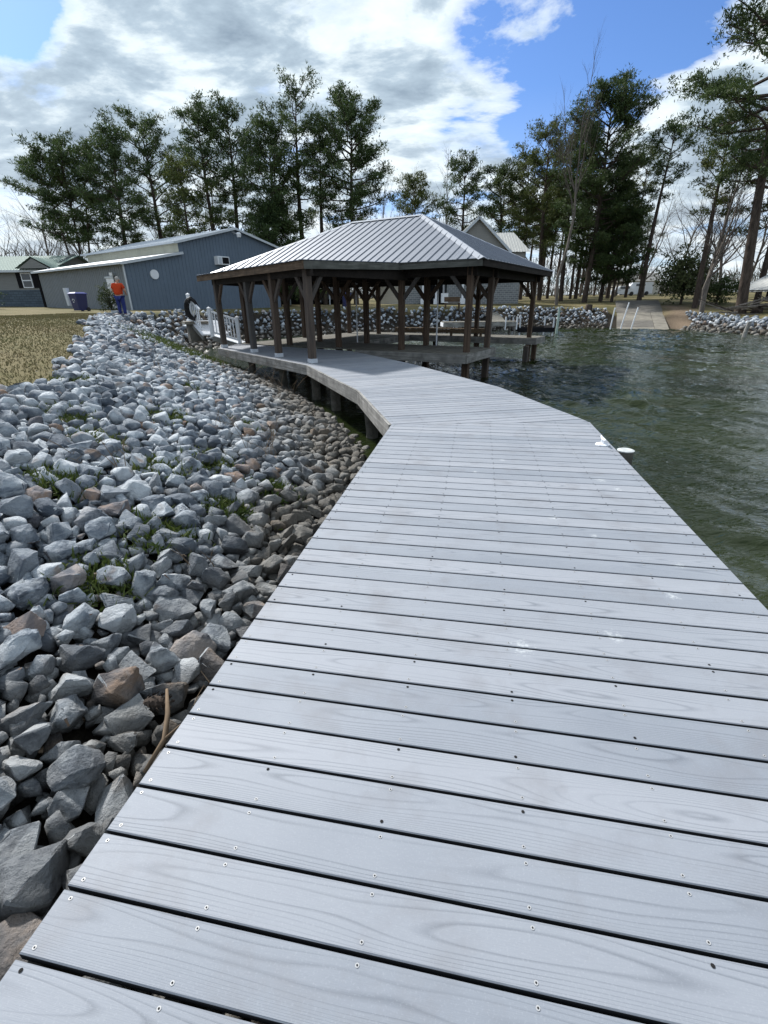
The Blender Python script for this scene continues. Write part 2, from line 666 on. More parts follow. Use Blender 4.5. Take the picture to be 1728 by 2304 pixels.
def bark_mat(name, a, b):
    t = NT(name, 0.95, 0.1)
    f = t.noise(t.mapping(t.pos(), (6, 6, 1.3)), 1.2, 6, 0.65, 0.5)
    t.set('Base Color', t.ramp(f, [(0.3, a), (0.7, b)]))
    t.bump(f, 0.7, 0.05)
    return t.mat


M['comp'] = composite_mat()
M['edge'] = simple('gap_shade_board_edges', (0.030, 0.032, 0.036), 0.95, 0.1)  # near-black base colour stands in for the shade between boards
M['fascia'] = wood_mat('weathered_fascia_wood', (0.11, 0.106, 0.098), (0.27, 0.263, 0.245), (0.43, 0.42, 0.395), 1.3, 26, 0.75)
M['plank'] = wood_mat('weathered_dock_boards', (0.10, 0.095, 0.08), (0.175, 0.165, 0.14), (0.25, 0.235, 0.20), 2.0, 30, 0.55)
M['brownwood'] = wood_mat('brown_fascia_wood', (0.055, 0.036, 0.024), (0.125, 0.085, 0.055), (0.21, 0.15, 0.10), 1.5, 24, 0.6)
M['benchwood'] = wood_mat('bench_boards', (0.10, 0.068, 0.042), (0.17, 0.12, 0.075), (0.24, 0.18, 0.12), 1.5, 24, 0.4)
M['darkwood'] = wood_mat('dark_roof_timber', (0.012, 0.010, 0.008), (0.024, 0.019, 0.016), (0.042, 0.033, 0.027), 1.5, 20, 0.6)  # base colour kept very dark to paint in shade under the roof
M['fasciad'] = wood_mat('grey_green_fascia_wood', (0.06, 0.062, 0.055), (0.12, 0.122, 0.108), (0.19, 0.19, 0.168), 1.4, 24, 0.5)
M['post'] = post_mat()
M['pile'] = wood_mat('round_pile_wood', (0.05, 0.048, 0.04), (0.115, 0.108, 0.09), (0.19, 0.18, 0.155), 9, 9, 0.6)
M['galv'] = simple('galvanised_metal', (0.50, 0.53, 0.57), 0.45, 0.5, 0.15, 12)
M['roof'] = metal_mat('galvalume_roof', (0.165, 0.183, 0.215), 0.55, 0.5, 0.25, 0.08, 0.25)
M['roofcap'] = metal_mat('roof_flashing', (0.36, 0.375, 0.40), 0.38, 0.5, 0.2, 0.06, 0.15)
M['white'] = simple('white_paint', (0.72, 0.74, 0.77), 0.5, 0.4, 0.05, 5)
M['trimgrey'] = simple('weathered_white_cap', (0.46, 0.48, 0.48), 0.7, 0.2, 0.3, 18)
M['screw'] = simple('screw_heads', (0.36, 0.365, 0.37), 0.4, 0.5)
M['screwhole'] = simple('screw_recess', (0.02, 0.02, 0.02), 0.9, 0.1)
M['rock'] = rock_mat()
M['ground'] = ground_mat()
M['water'] = water_mat()
M['concrete'] = simple('ramp_concrete', (0.20, 0.185, 0.155), 0.9, 0.2, 0.4, 1.3, 0.4)
M['asphalt'] = simple('old_asphalt', (0.13, 0.122, 0.108), 0.95, 0.2, 0.35, 1.8, 0.3)
M['black'] = simple('black_rubber', (0.012, 0.012, 0.013), 0.55, 0.4)
M['bark'] = bark_mat('pine_bark', (0.030, 0.024, 0.020), (0.105, 0.082, 0.068))
M['barkpale'] = bark_mat('pale_bark', (0.085, 0.075, 0.066), (0.235, 0.21, 0.185))
M['twig'] = bark_mat('bare_twigs', (0.075, 0.065, 0.058), (0.16, 0.14, 0.125))
M['needle'] = leaf_mat('pine_needles', (0.018, 0.036, 0.014), (0.040, 0.070, 0.023), (0.075, 0.105, 0.032))
M['needle2'] = leaf_mat('pine_needles_olive', (0.030, 0.046, 0.013), (0.060, 0.084, 0.022), (0.108, 0.122, 0.032))
M['magleaf'] = leaf_mat('glossy_evergreen_leaves', (0.020, 0.034, 0.012), (0.050, 0.072, 0.024), (0.115, 0.130, 0.055), 0.15)
M['bushleaf'] = leaf_mat('bush_leaves', (0.022, 0.036, 0.016), (0.045, 0.065, 0.028), (0.075, 0.095, 0.04), 0.2)
M['grass'] = leaf_mat('dormant_grass', (0.125, 0.105, 0.055), (0.160, 0.130, 0.070), (0.095, 0.100, 0.040), 0.15)
M['moss'] = leaf_mat('green_weeds', (0.028, 0.052, 0.010), (0.055, 0.085, 0.016), (0.095, 0.115, 0.03), 0.2)
M['dry'] = simple('dry_stalks', (0.17, 0.125, 0.085), 0.9, 0.1, 0.3, 9)

# ------------------------------------------------------------------ terrain
# shoreline (z = 0): x, y, height of the bank's top edge, slope of the bank, height and rise of the lawn behind it
TOE = [(0.35, -14, 1.4, .36, 2.3, .08), (0.3, -6, 1.4, .36, 2.3, .08), (0.15, 0, 1.42, .36, 2.4, .09), (0.0, 3, 1.43, .36, 2.45, .10),
       (-.1, 5.5, 1.44, .36, 2.5, .11), (-.4, 6.95, 1.46, .36, 2.5, .11), (-.51, 8.22, 1.5, .36, 2.5, .11), (-1.23, 10.36, 1.58, .36, 2.52, .10),
       (-2.49, 13.38, 1.72, .36, 2.55, .09), (-3.68, 15.97, 1.84, .38, 2.55, .08), (-5.3, 18.4, 1.95, .42, 2.55, .06), (-7.0, 20.6, 2.0, .55, 2.4, .03),
       (-9.0, 24, 2.02, .6, 2.35, .02), (-10.5, 29, 2.0, .6, 2.3, .02), (-9.6, 36, 1.95, .55, 2.3, .02), (-6.2, 41.6, 1.9, .55, 2.35, .03),
       (-.3, 41.3, 1.88, .55, 2.4, .035), (3.3, 41.1, 1.86, .55, 2.4, .035), (7.7, 42, 1.86, .55, 2.45, .04), (11.3, 45.5, 1.88, .55, 2.6, .05),
       (15, 46.4, 1.85, .5, 2.8, .05), (19.5, 47.4, 1.75, .45, 3.0, .05), (22, 46.0, 1.5, .2, 3.2, .05), (25.2, 44.4, 1.15, .24, 3.2, .06),
       (26.0, 41, .92, .28, 3.0, .07), (25.4, 37.6, .80, .3, 2.8, .075), (26.6, 33.6, .75, .3, 2.7, .08), (30, 29, .75, .3, 2.7, .08),
       (38, 22, 1.0, .4, 3.0, .1), (55, 15, 1.0, .4, 3, .1), (110, 8, 1.0, .4, 3, .1), (110, -60, 1, .4, 3, .1), (0.35, -60, 1.6, .36, 2.3, .05)]
TOE = np.array(TOE)
TX, TY = TOE[:, 0], TOE[:, 1]


def shore_d(x, y):
    """signed distance to the shoreline, positive on land"""
    x, y = np.asarray(x, float), np.asarray(y, float)
    d2 = np.full(x.shape, 1e9)
    ins = np.zeros(x.shape, bool)
    n = len(TOE)
    for i in range(n):
        ax, ay, bx, by = TX[i], TY[i], TX[(i + 1) % n], TY[(i + 1) % n]
        ex, ey = bx - ax, by - ay
        t = np.clip(((x - ax) * ex + (y - ay) * ey) / (ex * ex + ey * ey), 0, 1)
        d2 = np.minimum(d2, (x - ax - t * ex) ** 2 + (y - ay - t * ey) ** 2)
        cr = ((ay > y) != (by > y)) & (x < ex * (y - ay) / (ey if abs(ey) > 1e-9 else 1e-9) + ax)
        ins ^= cr
    d = np.sqrt(d2)
    return np.where(ins, -d, d)


def attrs(x, y):
    x, y = np.asarray(x, float), np.asarray(y, float)
    W = 0
    S = 0
    for i in range(len(TOE)):
        w = 1.0 / ((x - TX[i]) ** 2 + (y - TY[i]) ** 2 + 0.6) ** 2
        W = W + w
        S = S + w[..., None] * TOE[i, 2:]
    return S / W[..., None]


def wob(x, y, s=1.0):
    return (np.sin(x * 1.7 * s + 1.3 * np.sin(y * .9 * s)) + np.sin(y * 2.3 * s + 1.1 * np.sin(x * 1.3 * s + 2))) * 0.5


RAMP_A, RAMP_B = np.array((22.9, 44.6)), np.array((28.8, 58.5))      # boat ramp centre line: water edge, top


def ramp_uv(x, y):
    d = RAMP_B - RAMP_A
    L = np.hypot(*d)
    d = d / L
    rx, ry = x - RAMP_A[0], y - RAMP_A[1]
    return (rx * d[0] + ry * d[1]), np.abs(-rx * d[1] + ry * d[0])


def height(x, y):
    x, y = np.asarray(x, float), np.asarray(y, float)
    d = shore_d(x, y)
    a = attrs(x, y)
    zt, sl, lm, rt = a[..., 0], a[..., 1], a[..., 2], a[..., 3]
    dt = zt / sl
    bank = d * sl + 0.05 * wob(x, y) * np.clip(d, 0, 1)
    lawn = zt + np.clip(lm - zt, 0, None) * (1 - np.exp(-np.clip(d - dt, 0, None) * rt / np.maximum(lm - zt, .05)))
    far = np.clip(np.hypot(x, y) - 60, 0, None)
    lawn = lawn + far * 0.010 + 0.03 * wob(x, y, .35)
    k = 0.12
    z = -k * np.log(np.exp(-np.clip(bank, -3, 6) / k) + np.exp(-lawn / k))
    z = np.where(d < 0, np.maximum(d * 0.45, -1.6), np.where(d < .3, np.minimum(z, d * sl + .05), z))
    u, v = ramp_uv(x, y)
    zr = u * 0.155 - 0.05
    w = np.clip((3.1 - v) / 1.3, 0, 1) * np.clip((u + 1) / 1, 0, 1) * np.clip((18 - u) / 4, 0, 1)
    return z * (1 - w) + np.minimum(z, zr) * w


def dtop(x, y):
    a = attrs(x, y)
    return a[..., 0] / a[..., 1]


gx = np.unique(np.concatenate([np.linspace(-400, -60, 30), np.arange(-60, -14, 1.2), np.arange(-14, 6, .25), np.arange(6, 45, .6), np.linspace(45, 400, 30)]))
gy = np.unique(np.concatenate([np.linspace(-60, -4, 12), np.arange(-4, 24, .3), np.arange(24, 62, .6), np.linspace(62, 160, 40), np.linspace(160, 900, 14)]))
GX, GY = np.meshgrid(gx, gy)
GZ = height(GX, GY)
GD = shore_d(GX, GY)
DT = dtop(GX, GY)
nx, ny = len(gx), len(gy)
idx = np.arange(nx * ny).reshape(ny, nx)
quads = np.stack([idx[:-1, :-1], idx[:-1, 1:], idx[1:, 1:], idx[1:, :-1]], -1).reshape(-1, 4)
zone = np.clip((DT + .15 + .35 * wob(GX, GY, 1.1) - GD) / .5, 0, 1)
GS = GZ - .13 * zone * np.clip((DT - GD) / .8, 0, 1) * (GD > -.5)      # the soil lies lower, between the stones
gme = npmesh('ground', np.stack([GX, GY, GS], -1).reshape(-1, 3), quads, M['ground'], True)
zone = zone.ravel()
a = gme.attributes.new('zone', 'FLOAT', 'POINT')
a.data.foreach_set('value', zone.astype(np.float32))
RU, RV = ramp_uv(GX, GY)
dirtv = (np.clip(1.2 - np.abs(RV - 3.6) / 1.7, 0, 1) * (RU > 0) * (RU < 13) * ((GX - RAMP_A[0]) * (RAMP_B - RAMP_A)[1] > (GY - RAMP_A[1]) * (RAMP_B - RAMP_A)[0])).ravel()
a = gme.attributes.new('dirt', 'FLOAT', 'POINT')
a.data.foreach_set('value', dirtv.astype(np.float32))
ground = link('ground', gme)
tag(ground, 'winter lawn and soil bank round the lake cove', kind='structure')

# lake: a sheet of wavelets, finer near the boardwalk, flat far off
ax_ = np.unique(np.concatenate([np.linspace(-16, -5, 14), np.arange(-5, 1, .12), np.arange(1, 8, .065), np.arange(8, 30, .2), np.linspace(30, 300, 40)]))
ay_ = np.unique(np.concatenate([np.linspace(-60, 0, 14), np.arange(0, 1.5, .12), np.arange(1.5, 12, .065), np.arange(12, 64, .2)]))
WX, WY = np.meshgrid(ax_, ay_)
wr = np.random.default_rng(3)
WZ = np.zeros_like(WX)
for lam, amp, nn_w in ((2.6, .022, 5), (1.2, .023, 9), (.62, .0185, 12), (.36, .0095, 14)):
    for _ in range(nn_w):
        th_w = RAD(-112) + wr.normal(0, .42)
        kk = 2 * math.pi / (lam * wr.uniform(.75, 1.3))
        WZ += amp / math.sqrt(nn_w) * 1.4 * np.sin(kk * (WX * math.cos(th_w) + WY * math.sin(th_w)) + wr.uniform(0, 6.28))
gust = .38 + .8 * np.clip(wob(WX * .25, WY * .33) * .7 + .4, 0, 1)
calm = np.clip((WX - (-.2 - .28 * np.clip(WY - 6, 0, None))) / 4.0, .12, 1)
WZ *= gust * calm
ix = np.arange(WX.size).reshape(WX.shape)
wq = np.stack([ix[:-1, :-1], ix[:-1, 1:], ix[1:, 1:], ix[1:, :-1]], -1).reshape(-1, 4)
water = link('water', npmesh('water', np.stack([WX, WY, WZ], -1).reshape(-1, 3), wq, M['water'], True))
tag(water, 'dark green rippled lake water', kind='structure')

# distant wooded hill on the left
hm = MB()
hp, nxh, nyh = [], 46, 10
for j in range(nyh):
    for i in range(nxh):
        x = -330 + i * 9.5
        y = 205 + j * 14
        h = 24 * math.exp(-((x + 205) / 80) ** 2) * abs(math.sin(math.pi * j / (nyh - 1))) ** 0.7 + mnoise.noise((x * .06, y * .06, 3)) * 2.5
        hp.append((x, y, max(0.5, h) + 1.0))
hm.add(hp, [(j * nxh + i, j * nxh + i + 1, (j + 1) * nxh + i + 1, (j + 1) * nxh + i) for j in range(nyh - 1) for i in range(nxh - 1)])
M['hill'] = simple('winter_woods_hill', (0.085, 0.078, 0.072), 0.95, 0.1, 0.45, 0.25, 0.6)
tag(hm.build('hill', M['hill'], None, True), 'low brown wooded hill beyond the green-roofed house', kind='structure')

# boat ramp: concrete slabs laid on the slope
rd = Vector((*(RAMP_B - RAMP_A), 0)).normalized()
rs = Vector((rd.y, -rd.x, 0))


def ramp_pt(u, v, dz=0.0):
    p = Vector((RAMP_A[0], RAMP_A[1], 0)) + rd * u + rs * v
    return (p.x, p.y, u * 0.155 + 0.03 + dz)


bramp = tag(bpy.data.objects.new('boat_ramp', None), 'worn concrete boat ramp running down into the water', kind='structure')
col.objects.link(bramp)
bramp.location = (RAMP_A[0], RAMP_A[1], 0)
for (u0, u1, v0, v1, mt, dz) in ((-2.5, 0.55, -1.9, 1.1, 'concrete', 0), (0.58, 3.4, -1.9, 1.1, 'asphalt', .01), (3.43, 7.5, -1.9, 1.1, 'concrete', 0), (-2.5, 2.3, 1.13, 2.2, 'concrete', .03),
                               (2.33, 7.5, 1.13, 2.2, 'concrete', .02), (7.53, 14.5, -2.0, 2.3, 'asphalt', 0)):
    b = MB()
    q = [ramp_pt(u0, v0, dz), ramp_pt(u1, v0, dz), ramp_pt(u1, v1, dz), ramp_pt(u0, v1, dz)]
    b.add(q + [(p[0], p[1], p[2] - .25) for p in q], [(0, 3, 2, 1), (4, 5, 6, 7), (0, 1, 5, 4), (1, 2, 6, 5), (2, 3, 7, 6), (3, 0, 4, 7)])
    b.f = [tuple(reversed(f)) for f in b.f] if False else b.f
    b.build('slab', M[mt], bramp)

# ------------------------------------------------------------------ riprap stones


def rock_proto(seed, fine, plain=False):
    """an angular quarried stone, about 1 m across: hull of random points, bevelled, cut finer and roughened"""
    rg = random.Random(seed)
    bm = bmesh.new()
    npt = rg.randint(11, 18)
    asp = (1.0, rg.uniform(.66, .98), rg.uniform(.48, .85))
    for _ in range(npt):
        p = Vector((rg.gauss(0, 1), rg.gauss(0, 1), rg.gauss(0, 1)))
        p.normalize()
        p *= rg.uniform(.85, 1.1)
        m = max(abs(p.x), abs(p.y), abs(p.z))
        p = p * (0.55 + 0.45 / max(m, .6) * .75)
        bm.verts.new((p.x * asp[0] * .5, p.y * asp[1] * .5, p.z * asp[2] * .5))
    r = bmesh.ops.convex_hull(bm, input=bm.verts)
    junk = [g for g in set(r['geom_interior']) | set(r['geom_unused']) if isinstance(g, bmesh.types.BMVert)]
    bmesh.ops.delete(bm, geom=junk, context='VERTS')
    bmesh.ops.dissolve_limit(bm, angle_limit=RAD(20), verts=bm.verts, edges=bm.edges)
    if not plain:
        bmesh.ops.bevel(bm, geom=list(bm.edges), offset=0.020 if fine else 0.04, segments=1, affect='EDGES', profile=0.6)
    bmesh.ops.triangulate(bm, faces=bm.faces)
    if fine:
        for _ in range(2):
            long = [e for e in bm.edges if e.calc_length() > 0.075]
            bmesh.ops.subdivide_edges(bm, edges=long, cuts=1)
            bmesh.ops.triangulate(bm, faces=bm.faces)
        bm.normal_update()
        off = Vector((seed * 3.1, seed * 1.7, 0))
        bedn = Vector((rg.gauss(0, .5), rg.gauss(0, .5), 1)).normalized()
        for v in bm.verts:
            n1 = mnoise.noise(v.co * 4 + off) * .03 + mnoise.noise(v.co * 11 + off) * .016 + mnoise.noise(v.co * 26 + off) * .010
            # stepped breaks along the bedding
            bed = v.co.dot(bedn) * 7 + mnoise.noise(v.co * 3 + off) * .8
            n1 += .016 * (abs((bed % 1.0) - .5) * 2 - .5)
            v.co += v.normal * n1
    bm.normal_update()
    me = bpy.data.meshes.new('rock')
    bm.to_mesh(me)
    bm.free()
    me.materials.append(M['rock'])
    if fine:
        me.polygons.foreach_set('use_smooth', [True] * len(me.polygons))
        me.set_sharp_from_angle(angle=RAD(26))
    return me


FINE = [rock_proto(11 + i, True) for i in range(18)]
COARSE = []
for i in range(28):
    me = rock_proto(101 + i, False, i >= 14)
    v = np.empty(len(me.vertices) * 3, np.float32)
    me.vertices.foreach_get('co', v)
    f = np.empty(len(me.loops), np.int32)
    me.loops.foreach_get('vertex_index', f)
    COARSE.append((v.reshape(-1, 3), f.reshape(-1, 3)))
    bpy.data.meshes.remove(me)

rng = np.random.default_rng(7)


def darts(pts, radii, sep):
    """keep darts, larger first, that stand clear of those kept before"""
    cell = 0.5
    grid = {}
    keep = []
    for i in np.argsort(-radii):
        x, y = pts[i]
        r = radii[i]
        cx, cy = int(math.floor(x / cell)), int(math.floor(y / cell))
        ok = True
        for a_ in (-1, 0, 1):
            for b_ in (-1, 0, 1):
                for (qx, qy, qr) in grid.get((cx + a_, cy + b_), ()):
                    if (qx - x) ** 2 + (qy - y) ** 2 < (sep * (r + qr)) ** 2:
                        ok = False
                        break
                if not ok:
                    break
            if not ok:
                break
        if ok:
            grid.setdefault((cx, cy), []).append((x, y, r))
            keep.append(i)
    return np.array(keep)


def euler_mats(e):
    cx, sx, cy, sy, cz, sz = np.cos(e[:, 0]), np.sin(e[:, 0]), np.cos(e[:, 1]), np.sin(e[:, 1]), np.cos(e[:, 2]), np.sin(e[:, 2])
    R = np.empty((len(e), 3, 3))
    R[:, 0, 0], R[:, 0, 1], R[:, 0, 2] = cy * cz, sx * sy * cz - cx * sz, cx * sy * cz + sx * sz
    R[:, 1, 0], R[:, 1, 1], R[:, 1, 2] = cy * sz, sx * sy * sz + cx * cz, cx * sy * sz - sx * cz
    R[:, 2, 0], R[:, 2, 1], R[:, 2, 2] = -sy, sx * cy, cx * cy
    return R


def scatter_mesh(P, size, E, which):
    Vs, Fs, o = [], [], 0
    R = euler_mats(E)
    for k in range(len(COARSE)):
        s = np.where(which == k)[0]
        if not len(s):
            continue
        v, f = COARSE[k]
        V = np.einsum('nij,vj->nvi', R[s], v) * size[s][:, None, None] + P[s][:, None, :]
        F = f[None] + (np.arange(len(s)) * len(v))[:, None, None] + o
        Vs.append(V.reshape(-1, 3))
        Fs.append(F.reshape(-1, 3))
        o += V.shape[0] * V.shape[1]
    return np.concatenate(Vs), np.concatenate(Fs)


def bank_darts(n, x0, x1, y0, y1, rmin, rmax, power, sep, lo=-1.0, hi=0.35, deckgap=True):
    p = np.stack([rng.uniform(x0, x1, n), rng.uniform(y0, y1, n)], -1)
    d = shore_d(p[:, 0], p[:, 1])
    t = dtop(p[:, 0], p[:, 1])
    u, v = ramp_uv(p[:, 0], p[:, 1])
    edge = hi + .35 * wob(p[:, 0], p[:, 1], 1.1)
    lo = np.where((p[:, 1] > 6.6) & (p[:, 1] < 22.5), -.18, lo)
    ok = (d > lo) & (d < t + edge) & ~((v < 2.7) & (u > -3) & (u < 16))
    p = p[ok]
    r = rmin + (rmax - rmin) * rng.random(len(p)) ** power
    k = darts(p, r, sep)
    return p[k], r[k]


riprap = tag(bpy.data.objects.new('riprap_bank', None), 'bank of grey limestone riprap between the lawn and the boardwalk', kind='structure')
col.objects.link(riprap)
# near bank
pn, rn = bank_darts(80000, -12.5, 1.2, -1.5, 22.5, .040, .126, 1.6, .60, -1.1, .3)
zn = height(pn[:, 0], pn[:, 1])
top = np.clip(.30 + .30 * rng.random(len(pn)), 0, 1) * rn * .75
Pn = np.stack([pn[:, 0], pn[:, 1], zn + top], -1)
En = np.stack([rng.normal(0, .42, len(pn)), rng.normal(0, .42, len(pn)) + .25, rng.uniform(0, 6.283, len(pn))], -1)
# size in the picture decides which stones stand singly
cd = np.sqrt(Pn[:, 0] ** 2 + Pn[:, 1] ** 2 + (Pn[:, 2] - EYE) ** 2)
az = Pn[:, 0] / np.maximum(Pn[:, 1], .1)
infr = (Pn[:, 1] > .35) & (az > -1.75) & (shore_d(Pn[:, 0], Pn[:, 1]) > -.2) & (Pn[:, 0] < -.35 + .19 * np.clip(Pn[:, 1] - 3, -9, 3))
score = np.where(infr, rn / cd, 0)
order = np.argsort(-score)
single = order[:300]
rest = order[300:]
for k, i in enumerate(single):
    o = link('rock', FINE[int(rng.integers(len(FINE)))], riprap)
    o.location = Pn[i]
    o.rotation_euler = En[i]
    s = rn[i] * 2.45
    o.scale = (s, s * float(rng.uniform(.85, 1.1)), s * float(rng.uniform(.85, 1.15)))
# the rest of the near stones, then small filler between them
pf, rf = bank_darts(90000, -12.5, 1.0, -1.0, 22.5, .035, .085, 1.2, .47, -1.0, .1)
zf = height(pf[:, 0], pf[:, 1])
Pf = np.stack([pf[:, 0], pf[:, 1], zf - .05 + rf * .3], -1)
Pr = np.concatenate([Pn[rest], Pf])
rr = np.concatenate([rn[rest], rf])
Er = np.concatenate([En[rest], rng.normal(0, .6, (len(pf), 3)) * (1, 1, 6)])
V, F = scatter_mesh(Pr, rr * 2.4, Er, np.where(rr > .085, rng.integers(0, 14, len(Pr)), rng.integers(14, 28, len(Pr))))
o = link('rock_fill', npmesh('rock_fill', V, F, M['rock']), riprap)
o['kind'] = 'stuff'
# far shores of the cove
farrip = tag(bpy.data.objects.new('far_riprap_bank', None), 'grey riprap along the far shore of the cove behind the pavilion', kind='structure')
col.objects.link(farrip)
farrip.location = (3, 43, 0)
p1, r1 = bank_darts(16000, -15, 22.5, 22.5, 53, .10, .24, 1.3, .74, -.5, .1)
p2, r2 = bank_darts(16000, 23, 42, 20, 52, .10, .30, 1.3, .78, -.4, .3)
keep = ~((ramp_uv(p2[:, 0], p2[:, 1])[1] < 4.0) & (p2[:, 1] > 43.3))
p2, r2 = p2[keep], r2[keep]
for nm, (p, r), par in (('rock_slope', (p1, r1), farrip), ('rock_slope', (p2, r2), None)):
    P = np.stack([p[:, 0], p[:, 1], height(p[:, 0], p[:, 1]) + r * .35], -1)
    E = np.stack([rng.normal(0, .5, len(p)), rng.normal(0, .5, len(p)), rng.uniform(0, 6.283, len(p))], -1)
    V, F = scatter_mesh(P, r * 2.1, E, rng.integers(14, 28, len(p)))
    if par is None:
        par = tag(bpy.data.objects.new('ramp_riprap_bank', None), 'flat tan and grey stones on the shore right of the boat ramp', kind='structure')
        col.objects.link(par)
        par.location = (27, 38, 0)
    o = link(nm, npmesh(nm, V, F, M['rock']), par)
    o['kind'] = 'stuff'


# ------------------------------------------------------------------ blades: grass and weeds


def kites(P, Dv, L, Wd, rg):
    """one needle-shaped quad for each point"""
    n = len(P)
    side = np.cross(Dv, rg.normal(0, 1, (n, 3)))
    side /= np.linalg.norm(side, axis=1)[:, None] + 1e-9
    side *= (Wd / 2)[:, None]
    mid = P + Dv * (L * .45)[:, None]
    V = np.stack([P, mid + side, P + Dv * L[:, None], mid - side], 1).reshape(-1, 3)
    return V, np.arange(n * 4).reshape(-1, 4)


def blades(P, Dv, L, Wd, rg):
    """one tapered triangle pair for each point P along direction Dv"""
    n = len(P)
    side = np.cross(Dv, rg.normal(0, 1, (n, 3)))
    side /= np.linalg.norm(side, axis=1)[:, None] + 1e-9
    side *= (Wd / 2)[:, None]
    mid = P + Dv * (L * .55)[:, None]
    tip = P + Dv * L[:, None] + rg.normal(0, .12, (n, 3)) * L[:, None]
    V = np.stack([P - side, P + side, mid + side * .8, tip, mid - side * .8], 1).reshape(-1, 3)
    b = (np.arange(n) * 5)[:, None]
    F = np.concatenate([b + np.array([[0, 1, 2]]), b + np.array([[0, 2, 4]]), b + np.array([[4, 2, 3]])])
    return V, F


n = 110000
gp = np.stack([rng.uniform(-15, -3.5, n), 4.5 + 21 * rng.random(n) ** 1.35], -1)
gd = shore_d(gp[:, 0], gp[:, 1])
gt = dtop(gp[:, 0], gp[:, 1]) + .15 + .35 * wob(gp[:, 0], gp[:, 1], 1.1)
okg = (gd > gt - .55 * rng.random(n) ** 2.5) & (gp[:, 0] / gp[:, 1] > -1.15)
gp = gp[okg]
Dv = rng.normal(0, .65, (len(gp), 3)) + np.array([0, 0, 1.0])
Dv[:, 2] = np.abs(Dv[:, 2]) + .15
Dv /= np.linalg.norm(Dv, axis=1)[:, None]
Pg = np.stack([gp[:, 0], gp[:, 1], height(gp[:, 0], gp[:, 1]) - .005], -1)
V, F = blades(Pg, Dv, rng.uniform(.02, .055, len(gp)), rng.uniform(.006, .013, len(gp)) * (1 + gp[:, 1] * .06), rng)
tag(link('grass', npmesh('grass', V, F, M['grass'])), 'short tan and olive winter grass on the lawn beside the riprap', 'grass', kind='stuff')

# low green weeds between the stones
wp = []
for c in ((-1.8, 3.4), (-2.3, 4.6), (-3.0, 4.9), (-2.0, 5.2), (-1.5, 4.2), (-2.7, 3.7), (-3.6, 5.4), (-2.9, 6.4), (-1.2, 5.0), (-4.4, 7.0), (-2.1, 7.3), (-1.9, 2.7), (-6.2, 14.8), (-7.2, 16.2), (-7.8, 18.6), (-5.8, 16.9), (-8.4, 20.2),
          (-7.0, 18.0), (-8.8, 21.6), (-6.6, 16.0), (-6.3, 17.6), (-6.8, 19.2), (-7.6, 19.6), (-5.9, 18.6), (-5.3, 17.2), (-6.4, 18.4), (-7.4, 20.4), (-7.9, 17.4), (-8.2, 19.0), (-6.5, 19.8), (-7.0, 20.2), (-7.5, 20.9), (-8.0, 21.2), (-6.2, 19.3), (-8.6, 22.2), (-9.2, 23.0), (-3.4, 8.6), (-4.8, 9.6)):
    k = 900 if c[1] < 10 else 1000
    s = .13 if c[1] < 10 else .42
    wp.append(np.stack([rng.normal(c[0], s, k), rng.normal(c[1], s, k)], -1))
wp = np.concatenate(wp)
Pw = np.stack([wp[:, 0], wp[:, 1], height(wp[:, 0], wp[:, 1]) + rng.uniform(-.02, .05, len(wp))], -1)
Dv = rng.normal(0, .8, (len(wp), 3)) + np.array([0, 0, .8])
Dv /= np.linalg.norm(Dv, axis=1)[:, None]
tall = np.where(wp[:, 1] > 14, 2.4, 1.0)
V, F = blades(Pw, Dv, rng.uniform(.03, .10, len(wp)) * tall, rng.uniform(.008, .02, len(wp)) * tall ** .6, rng)
tag(link('weeds', npmesh('weeds', V, F, M['moss'])), 'low green weeds and moss growing between the riprap stones', 'weeds', kind='stuff')

# ------------------------------------------------------------------ boardwalk (grey composite boards)
BW, GAP, TH = 0.1375, 0.010, 0.026
K1, R1 = (0.11, 5.91), (2.62, 5.90)
K2, R2 = (-.41, 8.46), (2.11, 8.64)
K3, R3 = (-1.87, 12.31), (.66, 12.5)
K4 = (-5.82, 17.72)
R4, R5 = (-.31, 14.58), (-1.02, 16.0)
EL = (-5.62, 19.57)
walk = thing('boardwalk', 'long curving boardwalk of grey composite planks along the riprap bank', 'boardwalk', (0, 0, DECK))
screws = MB()


def board(poly, ang, ztop, parent, mat, name, th=TH):
    """one board: polygon in world plan, local X along the board"""
    if len(poly) < 3:
        return None
    cx = sum(p[0] for p in poly) / len(poly)
    cy = sum(p[1] for p in poly) / len(poly)
    ca, sa = math.cos(-ang), math.sin(-ang)
    lp = [((p[0] - cx) * ca - (p[1] - cy) * sa, (p[0] - cx) * sa + (p[1] - cy) * ca) for p in poly]
    area = sum(lp[i][0] * lp[(i + 1) % len(lp)][1] - lp[(i + 1) % len(lp)][0] * lp[i][1] for i in range(len(lp))) / 2
    if abs(area) < 0.004:
        return None
    if area < 0:
        lp = lp[::-1]
    ip = inset(lp, 0.003)
    if len(ip) != len(lp):
        ip = lp
    nn = len(lp)
    b = MB()
    b.add([(p[0], p[1], -th) for p in lp] + [(p[0], p[1], -.003) for p in lp] + [(p[0], p[1], 0) for p in ip],
          [tuple(range(nn - 1, -1, -1))] + [(nn + i, nn + (i + 1) % nn, 2 * nn + (i + 1) % nn, 2 * nn + i) for i in range(nn)] + [tuple(range(2 * nn, 3 * nn))])
    # long grooved edges painted dark as gap shade, cut ends keep the board's own colour
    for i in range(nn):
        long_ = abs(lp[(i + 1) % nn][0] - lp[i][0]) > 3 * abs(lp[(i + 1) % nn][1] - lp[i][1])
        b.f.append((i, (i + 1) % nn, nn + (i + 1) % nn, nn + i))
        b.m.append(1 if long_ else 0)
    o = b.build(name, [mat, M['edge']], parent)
    o.location = (cx, cy, ztop)
    o.rotation_euler = (0, 0, ang)
    return o


